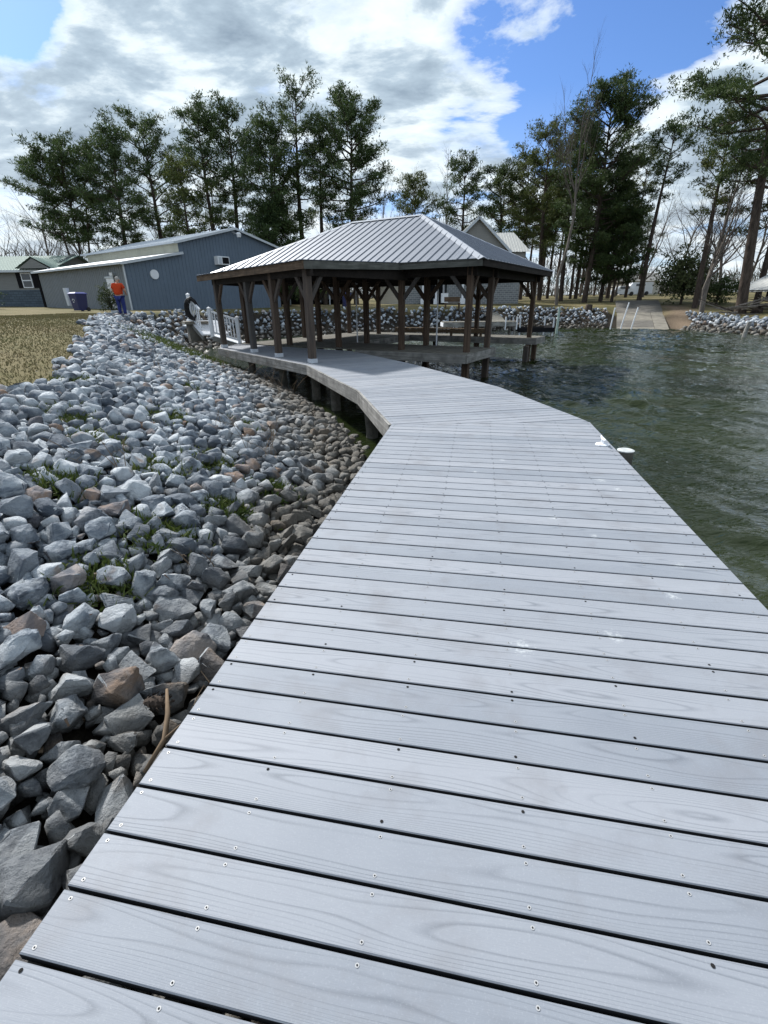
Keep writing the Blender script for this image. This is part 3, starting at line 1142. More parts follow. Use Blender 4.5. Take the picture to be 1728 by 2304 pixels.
def lay(hull, origin, dirang, s0, s1, parent, mat, name, cols=None, seed=1, th=TH, gap=GAP, zj=0.0012):
    """boards across a section; dirang is the walking direction, cols the joist lines measured from origin"""
    rg = random.Random(seed)
    d = (math.cos(dirang), math.sin(dirang))
    a = (d[1], -d[0])                      # across, to the right
    pitch = BW + gap
    k = int(math.floor(s0 / pitch))
    while k * pitch < s1:
        t0, t1 = k * pitch + gap / 2, (k + 1) * pitch - gap / 2
        rect = [(origin[0] + d[0] * t + a[0] * w, origin[1] + d[1] * t + a[1] * w) for (t, w) in ((t0, -14), (t0, 14), (t1, 14), (t1, -14))]
        poly = clip_convex(rect, hull)
        o = board(poly, dirang - math.pi / 2 + rg.uniform(-.0011, .0011), DECK + rg.uniform(-zj, zj), parent, mat, name, th) if poly else None
        if o and cols:
            for w in cols:
                for t in (t0 + .017, t1 - .017):
                    x = origin[0] + d[0] * t + a[0] * (w + rg.uniform(-.006, .006))
                    y = origin[1] + d[1] * t + a[1] * (w + rg.uniform(-.006, .006))
                    if len(clip_convex([(x - .008, y - .008), (x + .008, y - .008), (x + .008, y + .008), (x - .008, y + .008)], hull)) >= 4 and y < 9:
                        z = o.location.z
                        big = y < 2.6
                        nseg = 8 if big else 5
                        r1_, r2_ = .0052, .0023
                        ring = [(x + r1_ * math.cos(q * 2 * math.pi / nseg), y + r1_ * math.sin(q * 2 * math.pi / nseg), z + .0012) for q in range(nseg)]
                        core = [(x + r2_ * math.cos(q * 2 * math.pi / nseg), y + r2_ * math.sin(q * 2 * math.pi / nseg), z + .0018) for q in range(nseg)]
                        dk = 1 if (rg.random() < .2 or y > 3.0) else 0
                        screws.add(ring, [tuple(range(nseg))], dk)
                        screws.add(core, [tuple(range(nseg))], 1)
        k += 1


D1 = math.atan2(.982, .187)
lay([(-1.56, -3), (1.0, -3), R1, K1], (-.89, .6), D1, -3.6, 5.9, walk, M['comp'], 'plank', [.035, .40, .805, 1.21, 1.62, 2.03, 2.41], 1)
lay([K1, R1, R2, K2], K1, math.atan2(2.74, -.51), -.6, 3.3, walk, M['comp'], 'plank', [.04, .44, .85, 1.26, 1.66, 2.07, 2.42], 2)
lay([K2, R2, R3, K3], K2, math.atan2(3.85, -1.45), -.6, 4.9, walk, M['comp'], 'plank', None, 3)
lay([K3, R3, R4, R5, EL, K4], K3, math.atan2(.857, -.515), -1.5, 9.5, walk, M['comp'], 'plank', None, 4)
so = screws.build('screw_heads', [M['screw'], M['screwhole']], walk)
so['kind'] = 'stuff'


def fascia(a, b, parent, mat, h=.235, t=.038, drop=.004, name='fascia_board', side=0):
    """edge board from a to b, its top just under the deck surface"""
    L = math.hypot(b[0] - a[0], b[1] - a[1])
    ang = math.atan2(b[1] - a[1], b[0] - a[0])
    m = MB()
    m.box((L / 2, side * t / 2, -drop - h / 2), (L, t, h))
    o = m.build(name, mat, parent)
    o.location = (a[0], a[1], DECK)
    o.rotation_euler = (0, 0, ang)
    return o


def off(p, q, d):
    """p and q pushed d to the left of the way p to q"""
    ex, ey = q[0] - p[0], q[1] - p[1]
    L = math.hypot(ex, ey)
    return (p[0] - ey / L * d, p[1] + ex / L * d), (q[0] - ey / L * d, q[1] + ex / L * d)


for p, q in ((K1, K2), (K2, K3), (K3, K4)):
    a_, b_ = off(p, q, .021)
    fascia(a_, b_, walk, M['fascia'])
a_, b_ = off(K4, EL, .021)
fascia(a_, b_, walk, M['fascia'])
for p, q in ((R1, R2), (R2, R3), (R3, R4), (R4, R5)):
    a_, b_ = off(p, q, .02)
    fascia(a_, b_, walk, M['fascia'], .2, .036, TH + .004, 'rim_joist')
# joists and bearers under the first stretch
d1 = (math.cos(D1), math.sin(D1))
ac = (d1[1], -d1[0])
for w in (.035, .40, .805, 1.21, 1.62, 2.03, 2.41):
    m = MB()
    s0, s1 = -3.2, 5.25 + w * .19
    m.beam((-.89 + ac[0] * w + d1[0] * s0, .6 + ac[1] * w + d1[1] * s0, DECK - TH - .105), (-.89 + ac[0] * w + d1[0] * s1, .6 + ac[1] * w + d1[1] * s1, DECK - TH - .105), .038, .19)
    m.build('joist', M['pile'], walk)
for (l0, r0) in (((.03, 7.2), (2.3, 7.3)), ((-.5, 9.0), (1.9, 9.2)), ((-1.3, 11.2), (1.1, 11.3)), ((-3.2, 14.6), (-.6, 14.9))):
    m = MB()
    m.beam((*l0, DECK - .33), (*r0, DECK - .33), .09, .19)
    m.build('cross_beam', M['pile'], walk)


def pile(x, y, parent, ztop, r=.115, name='pile', mat=None, seed=0):
    rg = random.Random(int(x * 100 + y * 7) + seed)
    m = MB()
    n = 12
    zs = [-1.7, -.4, .1, ztop * .6, ztop]
    m.tube([(x + rg.uniform(-.012, .012), y + rg.uniform(-.012, .012), z) for z in zs], [r * rg.uniform(.97, 1.06) for z in zs], n)
    return m.build(name, mat or M['pile'], parent, False)


for (x, y) in ((-.22, 8.86), (-1.12, 11.4), (-1.78, 12.85), (-2.95, 14.5), (-4.35, 16.4), (2.0, 8.2), (1.35, 10.4), (.55, 12.2), (2.25, 6.6), (.25, 6.7)):
    pile(x, y, walk, DECK - .24)
for (x, y) in ((1.7, 2.2), (1.2, -.4), (2.15, 4.0)):
    pile(x, y, walk, DECK - .24)

# mooring pile with a white cap, beside the walkway
mp = thing('mooring_pile', 'mooring pile with a white cap standing against the boardwalk edge', 'pile', (2.50, 4.60, 0))
pile(2.455, 4.60, mp, DECK + .01, .075, 'shaft')
m = MB()
m.tube([(2.455, 4.60, DECK + .01), (2.455, 4.60, DECK + .02), (2.455, 4.60, DECK + .028)], [.08, .083, .06], 14)
m.build('cap', M['trimgrey'], mp)

# white dock cleat
cl = thing('dock_cleat', 'small white mooring cleat screwed to the boardwalk edge', 'cleat', (2.33, 4.88, DECK))
m = MB()
m.tube([(2.33, 4.86, DECK + .002), (2.33, 4.86, DECK + .012), (2.33, 4.86, DECK + .018)], [.062, .060, .04], 14)
m.build('base_plate', M['white'], cl)
m = MB()
for s in (-1, 1):
    m.tube([(2.33, 4.86 + s * .022, DECK + .014), (2.33, 4.86 + s * .02, DECK + .052)], .009, 8)
m.build('stem', M['white'], cl)
m = MB()
m.tube([(2.315, 4.775, DECK + .066), (2.325, 4.82, DECK + .058), (2.33, 4.86, DECK + .056), (2.335, 4.90, DECK + .058), (2.345, 4.945, DECK + .066)], [.005, .010, .012, .010, .005], 8)
m.build('horn', M['white'], cl, True)
cl.scale = (1.15, 1.15, 1.15)

# ------------------------------------------------------------------ boat dock and pavilion
L0 = (2.56, 15.04)
E1 = (math.cos(RAD(149)), math.sin(RAD(149)))
E2 = (math.cos(RAD(59)), math.sin(RAD(59)))


def pq(u, v, z=None):
    x, y = L0[0] + E1[0] * u + E2[0] * v, L0[1] + E1[1] * u + E2[1] * v
    return (x, y) if z is None else (x, y, z)


def rectuv(u0, u1, v0, v1):
    r = [pq(u0, v0), pq(u0, v1), pq(u1, v1), pq(u1, v0)]
    ar = sum(r[i][0] * r[(i + 1) % 4][1] - r[(i + 1) % 4][0] * r[i][1] for i in range(4))
    return r if ar > 0 else r[::-1]


dock = thing('boat_dock', 'weathered wooden dock round the boat slip under the pavilion', 'dock', pq(4, 1, DECK))
A1, A2 = RAD(149), RAD(59)
lay(rectuv(-.22, 3.62, -.62, 1.95), pq(0, 0), A1, -.3, 3.7, dock, M['plank'], 'board', None, 5, .036, .009, .003)
lay(rectuv(3.63, 9.45, -.29, 1.95), pq(0, 0), A1, 3.4, 9.5, dock, M['plank'], 'board', None, 6, .036, .009, .003)
lay(rectuv(5.6, 9.45, 1.96, 8.35), pq(0, 0), A2, 1.9, 8.4, dock, M['plank'], 'board', None, 7, .036, .009, .003)
lay(rectuv(-.3, 5.59, 6.85, 8.35), pq(0, 0), A1, -.4, 5.7, dock, M['plank'], 'board', None, 8, .036, .009, .003)
for p, q in ((pq(3.62, -.66), pq(-.24, -.66)), (pq(-.26, -.64), pq(-.26, 1.95)), (pq(-.24, 1.99), pq(5.6, 1.99)), (pq(5.57, 1.99), pq(5.57, 6.8)),
             (pq(5.55, 6.81), pq(-.34, 6.81)), (pq(-.35, 6.8), pq(-.35, 8.36)), (pq(9.48, 8.36), pq(9.48, -.25)), (pq(-.3, 8.39), pq(9.45, 8.39))):
    fascia(p, q, dock, M['fascia'], .25, .04, .002)
for (u, v) in ((0, 0), (2.25, 0), (4.75, 0), (7.0, 0), (0, 1.82), (2.25, 1.82), (4.75, 1.82), (7.0, 1.82), (0, 7.05), (2.3, 7.05), (4.8, 7.05), (7.4, 7.05), (9.2, 7.05), (9.2, 3.5), (0, 8.1), (4.8, 8.1)):
    x, y = pq(u, v)
    m = MB()
    m.box((x, y, (-1.6 + DECK - .05) / 2), (.19, .19, DECK - .05 + 1.6), Matrix.Rotation(A1, 3, 'Z'))
    m.build('pile', M['post'], dock)
x, y = pq(-.05, 6.6)
m = MB()
m.box((x, y, (-1.6 + DECK - .3) / 2), (.19, .19, DECK - .3 + 1.6), Matrix.Rotation(A1, 3, 'Z'))
m.build('pile', M['post'], dock)

# low bench along the back pier
bench = thing('low_bench', 'long low brown wooden bench along the back edge of the dock', 'bench', pq(4, 7, DECK))
for k, (v, z) in enumerate(((6.98, .30), (7.12, .30))):
    m = MB()
    m.beam(pq(1.9, v, DECK + z), pq(6.4, v, DECK + z), .13, .04)
    m.build('seat_board', M['benchwood'], bench)
m = MB()
m.beam(pq(1.9, 6.90, DECK + .2), pq(6.4, 6.90, DECK + .2), .035, .13)
m.build('apron', M['benchwood'], bench)
for u in (2.1, 3.5, 4.9, 6.2):
    m = MB()
    m.beam(pq(u, 6.96, DECK), pq(u, 6.96, DECK + .28), .09, .09, 0, (E1[0], E1[1], 0))
    m.build('leg', M['benchwood'], bench)

# white guide poles of the slip
for k, (u, v, h, lb) in enumerate(((5.4, 2.15, 2.05, 'tall white guide pole with a cap by the slip behind the middle posts'), (2.0, 2.15, 2.2, 'thin white guide pole left of the green corner post'))):
    x, y = pq(u, v)
    gp_ = thing('guide_pole', lb, 'pole', (x, y, 0), 'white guide poles of the boat slip')
    m = MB()
    m.tube([(x, y, -1.2), (x, y, DECK + h)], .026, 8)
    m.build('shaft', M['white'], gp_)
    m = MB()
    m.tube([(x, y, DECK + h), (x, y, DECK + h + .03), (x, y, DECK + h + .05)], [.06, .07, .03], 8)
    m.build('cap', M['white'], gp_)

# ---- pavilion
pav = thing('boat_pavilion', 'open timber boat pavilion with a ribbed grey metal hip roof', 'pavilion', pq(4.6, 3.5, DECK))
ZB, ZT = 3.06, 3.30           # underside and top of the header beams
ROWS = [(0, 0), (2.25, 0), (4.75, 0), (7.0, 0), (9.15, 0), (0, 1.82), (2.25, 1.82), (4.75, 1.82), (7.0, 1.82), (0, 7.05), (2.35, 7.05), (4.85, 7.05), (7.4, 7.05), (9.15, 7.05), (9.15, 3.5)]
EXTP = {'A': (-5.62, 17.80), 'B': (-4.08, 15.86), 'C': (-2.99, 14.36), 'D': (-1.80, 12.74)}
EXTA = math.atan2(17.80 - 12.74, -5.62 + 1.80)


def post(x, y, ang, zt=ZT - .02, w=.17, base=True):
    m = MB()
    R = Matrix.Rotation(ang, 3, 'Z')
    c = .012
    h = w / 2
    prof = [(-h + c, -h), (h - c, -h), (h, -h + c), (h, h - c), (h - c, h), (-h + c, h), (-h, h - c), (-h, -h + c)]
    m.prism([((R @ Vector((p[0], p[1], 0))).x + x, (R @ Vector((p[0], p[1], 0))).y + y) for p in prof], DECK + .003, zt)
    o = m.build('post', M['post'], pav)
    if not base:
        return o
    m = MB()
    m.box((x, y, DECK + .058), (w + .018, w + .018, .105), R)
    m.build('post_base', M['galv'], o)
    return o


def brace(x, y, dx, dy, run=.62, zt=ZB + .02):
    a = Vector((x + dx * .07, y + dy * .07, zt - run))
    b = Vector((x + dx * run, y + dy * run, zt + .03))
    m = MB()
    m.beam(a, b, .07, .11)
    m.build('knee_brace', M['post'], pav)


for (u, v) in ROWS:
    x, y = pq(u, v)
    post(x, y, A1, base=False)
    if v != 3.5:
        if u < 9:
            brace(x, y, E1[0], E1[1])
        if u > 0:
            brace(x, y, -E1[0], -E1[1])
    if u in (0, 9.15):
        s = 1 if v < 5 else -1
        brace(x, y, E2[0] * s, E2[1] * s)
ex, ey = math.cos(EXTA), math.sin(EXTA)
for k, (x, y) in EXTP.items():
    post(x, y, EXTA, 3.13)
    if k != 'A':
        brace(x, y, ex, ey, .55, 2.98)
    if k != 'D':
        brace(x, y, -ex, -ey, .55, 2.98)
brace(*EXTP['D'], E2[0], E2[1], .55, 2.98)


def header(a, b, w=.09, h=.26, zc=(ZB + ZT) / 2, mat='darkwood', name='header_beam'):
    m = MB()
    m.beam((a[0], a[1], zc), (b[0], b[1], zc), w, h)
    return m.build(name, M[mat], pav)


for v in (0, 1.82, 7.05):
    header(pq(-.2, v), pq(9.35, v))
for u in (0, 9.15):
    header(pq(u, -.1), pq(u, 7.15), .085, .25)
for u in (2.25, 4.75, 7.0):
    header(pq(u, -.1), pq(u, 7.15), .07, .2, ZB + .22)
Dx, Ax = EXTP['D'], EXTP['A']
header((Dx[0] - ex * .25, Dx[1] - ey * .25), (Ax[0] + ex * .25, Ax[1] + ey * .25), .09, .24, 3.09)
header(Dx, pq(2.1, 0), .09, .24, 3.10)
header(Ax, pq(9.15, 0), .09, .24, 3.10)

# roof geometry: eave rectangle, ridge, lower apron over the boardwalk side
ZE, ZR = 3.43, 5.22
u0, u1, v0, v1 = -.55, 10.1, -.55, 7.55
RR, RL = (3.35, 3.5), (6.35, 3.5)
roof = MB()
roofo = None
FLc, BLc, BEc = (-1.83, 12.28), (-6.42, 18.28), pq(2.02, -.55)


def plane_panels(P3, eave_a, eave_b, parent, name, mat, pw=.914, rib=.3046, rh=.026, rw=.038, th=.012, corr=None):
    """sheets over a planar convex polygon P3, seams at right angles to the eave a-b; each sheet carries its ribs"""
    a, b = Vector(eave_a), Vector(eave_b)
    t = (b - a)
    t.normalize()
    nrm = None
    for p in P3:
        c = t.cross(Vector(p) - a)
        if nrm is None or c.length > nrm.length:
            nrm = c
    nrm.normalize()
    if nrm.z < 0 or (abs(nrm.z) < 1e-3 and nrm.y > 0):
        nrm = -nrm
    s = nrm.cross(t)
    P2 = [((Vector(p) - a).dot(t), (Vector(p) - a).dot(s)) for p in P3]
    tmin, tmax = min(p[0] for p in P2), max(p[0] for p in P2)

    def to3(q, h=0.0):
        return a + t * q[0] + s * q[1] + nrm * h

    k0 = math.floor(tmin / pw)
    k = k0
    while k * pw < tmax:
        poly = clip(clip(P2, -1, 0, -(k * pw + .002)), 1, 0, (k + 1) * pw - .002)
        if len(poly) >= 3:
            m = MB()
            nn = len(poly)
            fl = [tuple(range(nn - 1, -1, -1)), tuple(range(nn, 2 * nn))] + [(i, (i + 1) % nn, nn + (i + 1) % nn, nn + i) for i in range(nn)]
            m.add([to3(q, -th) for q in poly] + [to3(q) for q in poly], fl)
            r = k * pw + rib * .5
            while r < (k + 1) * pw - .01:
                ss = []
                for i in range(nn):
                    p, q = poly[i], poly[(i + 1) % nn]
                    if (p[0] - r) * (q[0] - r) < 0:
                        f = (r - p[0]) / (q[0] - p[0])
                        ss.append(p[1] + f * (q[1] - p[1]))
                if len(ss) == 2 and abs(ss[0] - ss[1]) > .05:
                    y0, y1 = min(ss), max(ss)
                    e = [(-rw / 2, 0), (-rw / 4, rh), (rw / 4, rh), (rw / 2, 0)]
                    m.add([to3((r + q[0], y0), q[1] + .0005) for q in e] + [to3((r + q[0], y1), q[1] + .0005) for q in e],
                          [(0, 1, 5, 4), (1, 2, 6, 5), (2, 3, 7, 6), (0, 3, 2, 1), (4, 5, 6, 7)])
                r += rib
            m.build(name, mat, parent)
        k += 1


# a thin dark deck below the sheets, then the sheets themselves
def roof_uv(q, z):
    return pq(q[0], q[1], z)


c_fr, c_fl, c_bl, c_br = roof_uv((u0, v0), ZE), roof_uv((u1, v0), ZE), roof_uv((u1, v1), ZE), roof_uv((u0, v1), ZE)
r_r, r_l = roof_uv(RR, ZR), roof_uv(RL, ZR)
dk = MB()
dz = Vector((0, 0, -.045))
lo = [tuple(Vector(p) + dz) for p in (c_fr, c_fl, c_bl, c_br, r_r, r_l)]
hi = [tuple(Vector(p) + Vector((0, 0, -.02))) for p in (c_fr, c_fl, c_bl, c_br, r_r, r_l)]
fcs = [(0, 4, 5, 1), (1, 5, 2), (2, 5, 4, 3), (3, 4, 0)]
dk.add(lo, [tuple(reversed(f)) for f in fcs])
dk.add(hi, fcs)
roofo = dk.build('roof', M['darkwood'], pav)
plane_panels([c_fr, c_fl, r_l, r_r], c_fr, c_fl, roofo, 'roof_panel', M['roof'])
plane_panels([c_br, c_fr, r_r], c_br, c_fr, roofo, 'roof_panel', M['roof'])
plane_panels([c_bl, c_br, r_r, r_l], c_bl, c_br, roofo, 'roof_panel', M['roof'])
plane_panels([c_fl, c_bl, r_l], c_fl, c_bl, roofo, 'roof_panel', M['roof'])


def cap(a, b, w=.17, name='ridge_cap'):
    a, b = Vector(a), Vector(b)
    d = (b - a).normalized()
    s = d.cross(Vector((0, 0, 1))).normalized()
    m = MB()
    up = Vector((0, 0, .03))
    dn = Vector((0, 0, -.035))
    vs = []
    for p in (a, b):
        vs += [p - s * w + dn, p + up, p + s * w + dn, p - s * w + dn - up * .3, p + up * .6, p + s * w + dn - up * .3]
    m.add(vs, [(0, 1, 7, 6), (1, 2, 8, 7), (3, 9, 10, 4), (4, 10, 11, 5), (0, 3, 4, 1), (1, 4, 5, 2), (6, 7, 10, 9), (7, 8, 11, 10), (0, 6, 9, 3), (2, 5, 11, 8)])
    return m.build(name, M['roofcap'], roofo)


cap(r_l, r_r)
for c, r in ((c_fr, r_r), (c_br, r_r), (c_fl, r_l), (c_bl, r_l)):
    cap(c, r, .15, 'hip_cap')

# apron roof over the boardwalk side, nearly flat
fl, bl = (*FLc, 3.285), (*BLc, 3.285)
be, ble = (*BEc, 3.425), c_fl
ap = MB()
q4 = [be, fl, bl, (ble[0], ble[1], 3.425)]
ap.add([tuple(Vector(p) + Vector((0, 0, -.045))) for p in q4], [(0, 1, 2, 3)])
ap.add([tuple(Vector(p) + Vector((0, 0, -.02))) for p in q4], [(3, 2, 1, 0)])
apo = ap.build('apron_roof', M['darkwood'], pav)
m = MB()
td = Vector((BLc[0] - FLc[0], BLc[1] - FLc[1], 0))
tl = td.length
nb = int(tl / .229)
ua = Vector(fl)
ub = Vector(bl)
ia, ib = Vector(be), Vector((ble[0], ble[1], 3.425))
for k in range(0, nb, 4):
    f0, f1 = k / nb, min((k + 4) / nb, 1)
    m = MB()
    o0, o1 = ua.lerp(ub, f0), ua.lerp(ub, f1)
    i0, i1 = ia.lerp(ib, f0), ia.lerp(ib, f1)
    m.add([o0, o1, i1, i0], [(0, 1, 2, 3)])
    m.add([p + Vector((0, 0, -.01)) for p in (o0, o1, i1, i0)], [(3, 2, 1, 0)])
    for j in range(4):
        f = f0 + (f1 - f0) * (j + .5) / 4
        m.beam(ua.lerp(ub, f) + Vector((0, 0, .008)), ia.lerp(ib, f) + Vector((0, 0, .008)), .035, .022)
    m.build('roof_panel', M['roof'], apo)

# fascia boards under the eaves


def efascia(a, b, mat, h=.17, zt=-.012):
    a, b = Vector(a), Vector(b)
    d = (b - a)
    L = d.length
    m = MB()
    m.box((L / 2, 0, zt - h / 2), (L, .038, h))
    o = m.build('eave_fascia', M[mat], pav)
    o.location = a
    o.rotation_euler = (0, -math.atan2(d.z, math.hypot(d.x, d.y)), math.atan2(d.y, d.x))
    return o


ins = lambda u, v: pq(u, v, ZE - .005)
efascia(ins(2.05, v0 + .03), ins(u0 + .03, v0 + .03), 'fasciad')
efascia(ins(u0 + .03, v0 + .05), ins(u0 + .03, v1 - .03), 'darkwood')
efascia(ins(u0 + .05, v1 - .03), ins(u1 - .03, v1 - .03), 'fasciad')
efascia(ins(u1 - .03, v1 - .05), ins(u1 - .03, v0 + .03), 'brownwood')
n_ = Vector((-(BLc[1] - FLc[1]), BLc[0] - FLc[0], 0)).normalized() * -.03
efascia(Vector(bl) + n_, Vector(fl) + n_, 'brownwood')
efascia(Vector(fl) + Vector((.02, .045, 0)), Vector(be) + Vector((0, .04, 0)), 'fasciad')
efascia(Vector((ble[0] + .03, ble[1], 3.40)), Vector(bl) + Vector((.03, .02, 0)), 'brownwood')

# rafters seen from below
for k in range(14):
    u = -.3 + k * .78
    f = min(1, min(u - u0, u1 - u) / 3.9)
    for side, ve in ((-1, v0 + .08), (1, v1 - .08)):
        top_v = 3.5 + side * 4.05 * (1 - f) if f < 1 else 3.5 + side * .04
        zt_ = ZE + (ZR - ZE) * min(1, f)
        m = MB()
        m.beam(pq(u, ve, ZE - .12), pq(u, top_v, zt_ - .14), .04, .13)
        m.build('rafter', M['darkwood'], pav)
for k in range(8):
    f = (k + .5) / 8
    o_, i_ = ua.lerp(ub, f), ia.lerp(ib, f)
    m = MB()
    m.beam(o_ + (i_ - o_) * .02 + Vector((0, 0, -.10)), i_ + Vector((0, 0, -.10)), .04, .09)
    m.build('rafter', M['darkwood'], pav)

# ------------------------------------------------------------------ gangway with white railing and a coiled hose
gw = thing('gangway', 'short sloping gangway with a white baluster railing up to the bank', 'gangway', (-6.6, 19.6, 1.0))
GA, GB, GC = Vector((-5.60, 20.15, DECK)), Vector((-6.62, 20.1, 1.28)), Vector((-7.25, 20.75, 1.78))


def gplate(a, b, w, name, mat, th=.05, npl=12):
    d = (b - a)
    fl_ = Vector((d.x, d.y, 0)).normalized()
    s_ = Vector((-fl_.y, fl_.x, 0)) * (w / 2)
    for k in range(npl):
        p, q = a.lerp(b, (k + .04) / npl), a.lerp(b, (k + .96) / npl)
        m = MB()
        dn = Vector((0, 0, -th))
        vs = [p - s_, p + s_, q + s_, q - s_]
        m.add(vs + [v_ + dn for v_ in vs], [(0, 1, 2, 3), (7, 6, 5, 4), (0, 4, 5, 1), (1, 5, 6, 2), (2, 6, 7, 3), (3, 7, 4, 0)])
        m.build(name, mat, gw)


gplate(GA, GB, 1.1, 'deck_board', M['white'], .03, 10)
gplate(GB + Vector((-.03, .02, .02)), GC, 1.1, 'step', M['white'], .05, 4)
for a_, b_ in ((GA, GB), (GB, GC)):
    for s in (-1, 1):
        d = (b_ - a_)
        fl_ = Vector((d.x, d.y, 0)).normalized()
        s_ = Vector((-fl_.y, fl_.x, 0)) * (.53 * s)
        m = MB()
        m.beam(a_ + s_ + Vector((0, 0, -.13)), b_ + s_ + Vector((0, 0, -.13)), .05, .14)
        m.build('stringer', M['fascia'], gw)


def railing(a_, b_, side, n, h=.88, posts=(1, 1)):
    d = (b_ - a_)
    fl_ = Vector((d.x, d.y, 0)).normalized()
    s_ = Vector((fl_.y, -fl_.x, 0)) * side
    up = Vector((0, 0, 1))
    for k, p in enumerate((a_, b_)):
        if posts[k]:
            m = MB()
            m.box(p + s_ + up * (h / 2 + .02), (.11, .11, h + .16))
            o = m.build('railing_post', M['white'], gw)
            m = MB()
            m.add([tuple(p + s_ + Vector((x, y, h + .101))) for x in (-.07, .07) for y in (-.07, .07)] + [tuple(p + s_ + up * (h + .16))], [(0, 1, 3, 2), (0, 4, 1), (1, 4, 3), (3, 4, 2), (2, 4, 0)])
            m.build('post_cap', M['white'], o)
    for z, w_, h_ in ((h, .07, .07), (.12, .045, .07)):
        m = MB()
        m.beam(a_ + s_ + up * z, b_ + s_ + up * z, w_, h_)
        m.build('rail', M['white'], gw)
    for k in range(n):
        p = a_.lerp(b_, (k + .7) / (n + .4)) + s_
        m = MB()
        m.box(p + up * (h / 2 + .06), (.036, .036, h - .14))
        m.build('baluster', M['white'], gw)


railing(GA, GB, -.5, 9, .86, (1, 1))
railing(GB + Vector((-.07, .1, .05)), GC, -.5, 5, .86, (0, 1))
pad = MB()
pad.prism([(-8.15, 20.7), (-7.75, 20.0), (-7.0, 20.55), (-7.5, 21.3)], 1.66, 1.76)
pad.prism([(-8.0, 20.75), (-7.7, 20.25), (-7.2, 20.6), (-7.5, 21.1)], 1.0, 1.658, 1)
tag(pad.build('landing_pad', [M['concrete'], M['asphalt']]), 'pale concrete landing pad at the top of the white gangway', 'pad')
hs = thing('coiled_hose', 'black coiled hose hanging on the end post of the white railing', 'hose', (-7.4, 20.1, 1.85))
rg = random.Random(4)
hx = Vector((-7.42, 20.1, 2.22))
for k in range(7):
    m = MB()
    pts = []
    for j in range(25):
        a_ = j / 24 * 2 * math.pi
        pts.append(hx + Vector((.21 * math.cos(a_) * (1 - .10 * (k % 4)), -.12 + .05 * k + .05 * math.cos(a_) + rg.uniform(-.006, .006), .42 * math.sin(a_) * (1 - .09 * ((k + 1) % 4)))))
    m.tube(pts, .025, 6, 0, False)
    m.build('loop', M['black'], hs, True)

# ------------------------------------------------------------------ buildings
M['barnblue'] = metal_mat('blue_grey_steel', (0.112, 0.150, 0.200), 0.5, 0.35, 0, 0.07, 0.2)
M['barntan'] = metal_mat('warm_grey_steel', (0.175, 0.195, 0.212), 0.55, 0.3, 0, 0.06, 0.2)
M['fibre'] = metal_mat('translucent_fibreglass', (0.56, 0.55, 0.45), 0.5, 0.3, 0, 0.1, 0.45)
M['trim'] = simple('pale_trim', (0.50, 0.54, 0.58), 0.5, 0.4, 0.08, 3)
M['glass'] = simple('window_glass', (0.03, 0.04, 0.05), 0.08, 0.6)
M['greenroof'] = metal_mat('green_steel_roof', (0.20, 0.28, 0.245), 0.7, 0.12, 0, 0.06, 0.15)
M['greywall'] = siding_mat('grey_lap_siding', (0.20, 0.205, 0.20))
M['tanwall'] = siding_mat('cream_lap_siding', (0.50, 0.475, 0.41))
M['gablewall'] = siding_mat('taupe_lap_siding', (0.255, 0.25, 0.235))
M['block'] = block_mat('grey_block', (0.20, 0.215, 0.225), (0.34, 0.34, 0.33), .46, .21)
M['blockblue'] = block_mat('slate_block', (0.10, 0.13, 0.16), (0.055, 0.07, 0.085), .5, .22)
M['shingle'] = metal_mat('white_steel_roof', (0.50, 0.50, 0.47), 0.5, 0.4, 0, 0.06, 0.2)
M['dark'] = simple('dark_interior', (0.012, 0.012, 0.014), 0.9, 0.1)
M['binblue'] = simple('blue_plastic', (0.018, 0.022, 0.085), 0.45, 0.4)
M['binlid'] = simple('blue_plastic_lid', (0.035, 0.045, 0.22), 0.4, 0.4)


def wall_panels(P, eave_a, eave_b, parent, mat, name='wall_panel', pw=.92, rib=.305, rh=.03, rw=.07):
    plane_panels(P, eave_a, eave_b, parent, name, mat, pw, rib, rh, rw, .02)


def lap_wall(a, b, z0, ztop, parent, mat, name='wall', step=.16, th=.16):
    """wall a-b with lapped boards as real steps; ztop(f) gives the height along the wall"""
    a, b = Vector((*a, 0)), Vector((*b, 0))
    d = (b - a)
    L = d.length
    d.normalize()
    nrm = Vector((d.y, -d.x, 0))
    m = MB()
    n = 24
    zmax = max(ztop(i / n) for i in range(n + 1))
    z = z0
    while z < zmax:
        z1 = min(z + step, zmax)
        f0 = [i / 60 for i in range(61) if ztop(i / 60) > z + .01]
        if f0:
            p, q = a + d * (L * f0[0]), a + d * (L * f0[-1])
            vs = [p + nrm * .02, q + nrm * .02, q + nrm * .002, p + nrm * .002, p - nrm * th, q - nrm * th]
            vs = [Vector((v.x, v.y, zz)) for v, zz in zip(vs, (z, z, z1, z1, z1, z1))] + [Vector(((p - nrm * th).x, (p - nrm * th).y, z)), Vector(((q - nrm * th).x, (q - nrm * th).y, z))]
            m.add(vs, [(0, 1, 2, 3), (3, 2, 5, 4), (0, 6, 7, 1), (6, 4, 5, 7), (0, 3, 4, 6), (1, 7, 5, 2)])
        z += step
    return m.build(name, mat, parent)


# ---- blue metal barn with a lean-to
BU, BWd = Vector((.60, .80, 0)), Vector((-.80, .60, 0))
B0 = Vector((-18.5, 38.2, 0))
barn = thing('metal_barn', 'large blue-grey metal barn with a gable end facing the lake', 'building', (B0.x, B0.y, 2.2))


def bp(t, w, z):
    p = B0 + BU * t + BWd * w
    return (p.x, p.y, z)


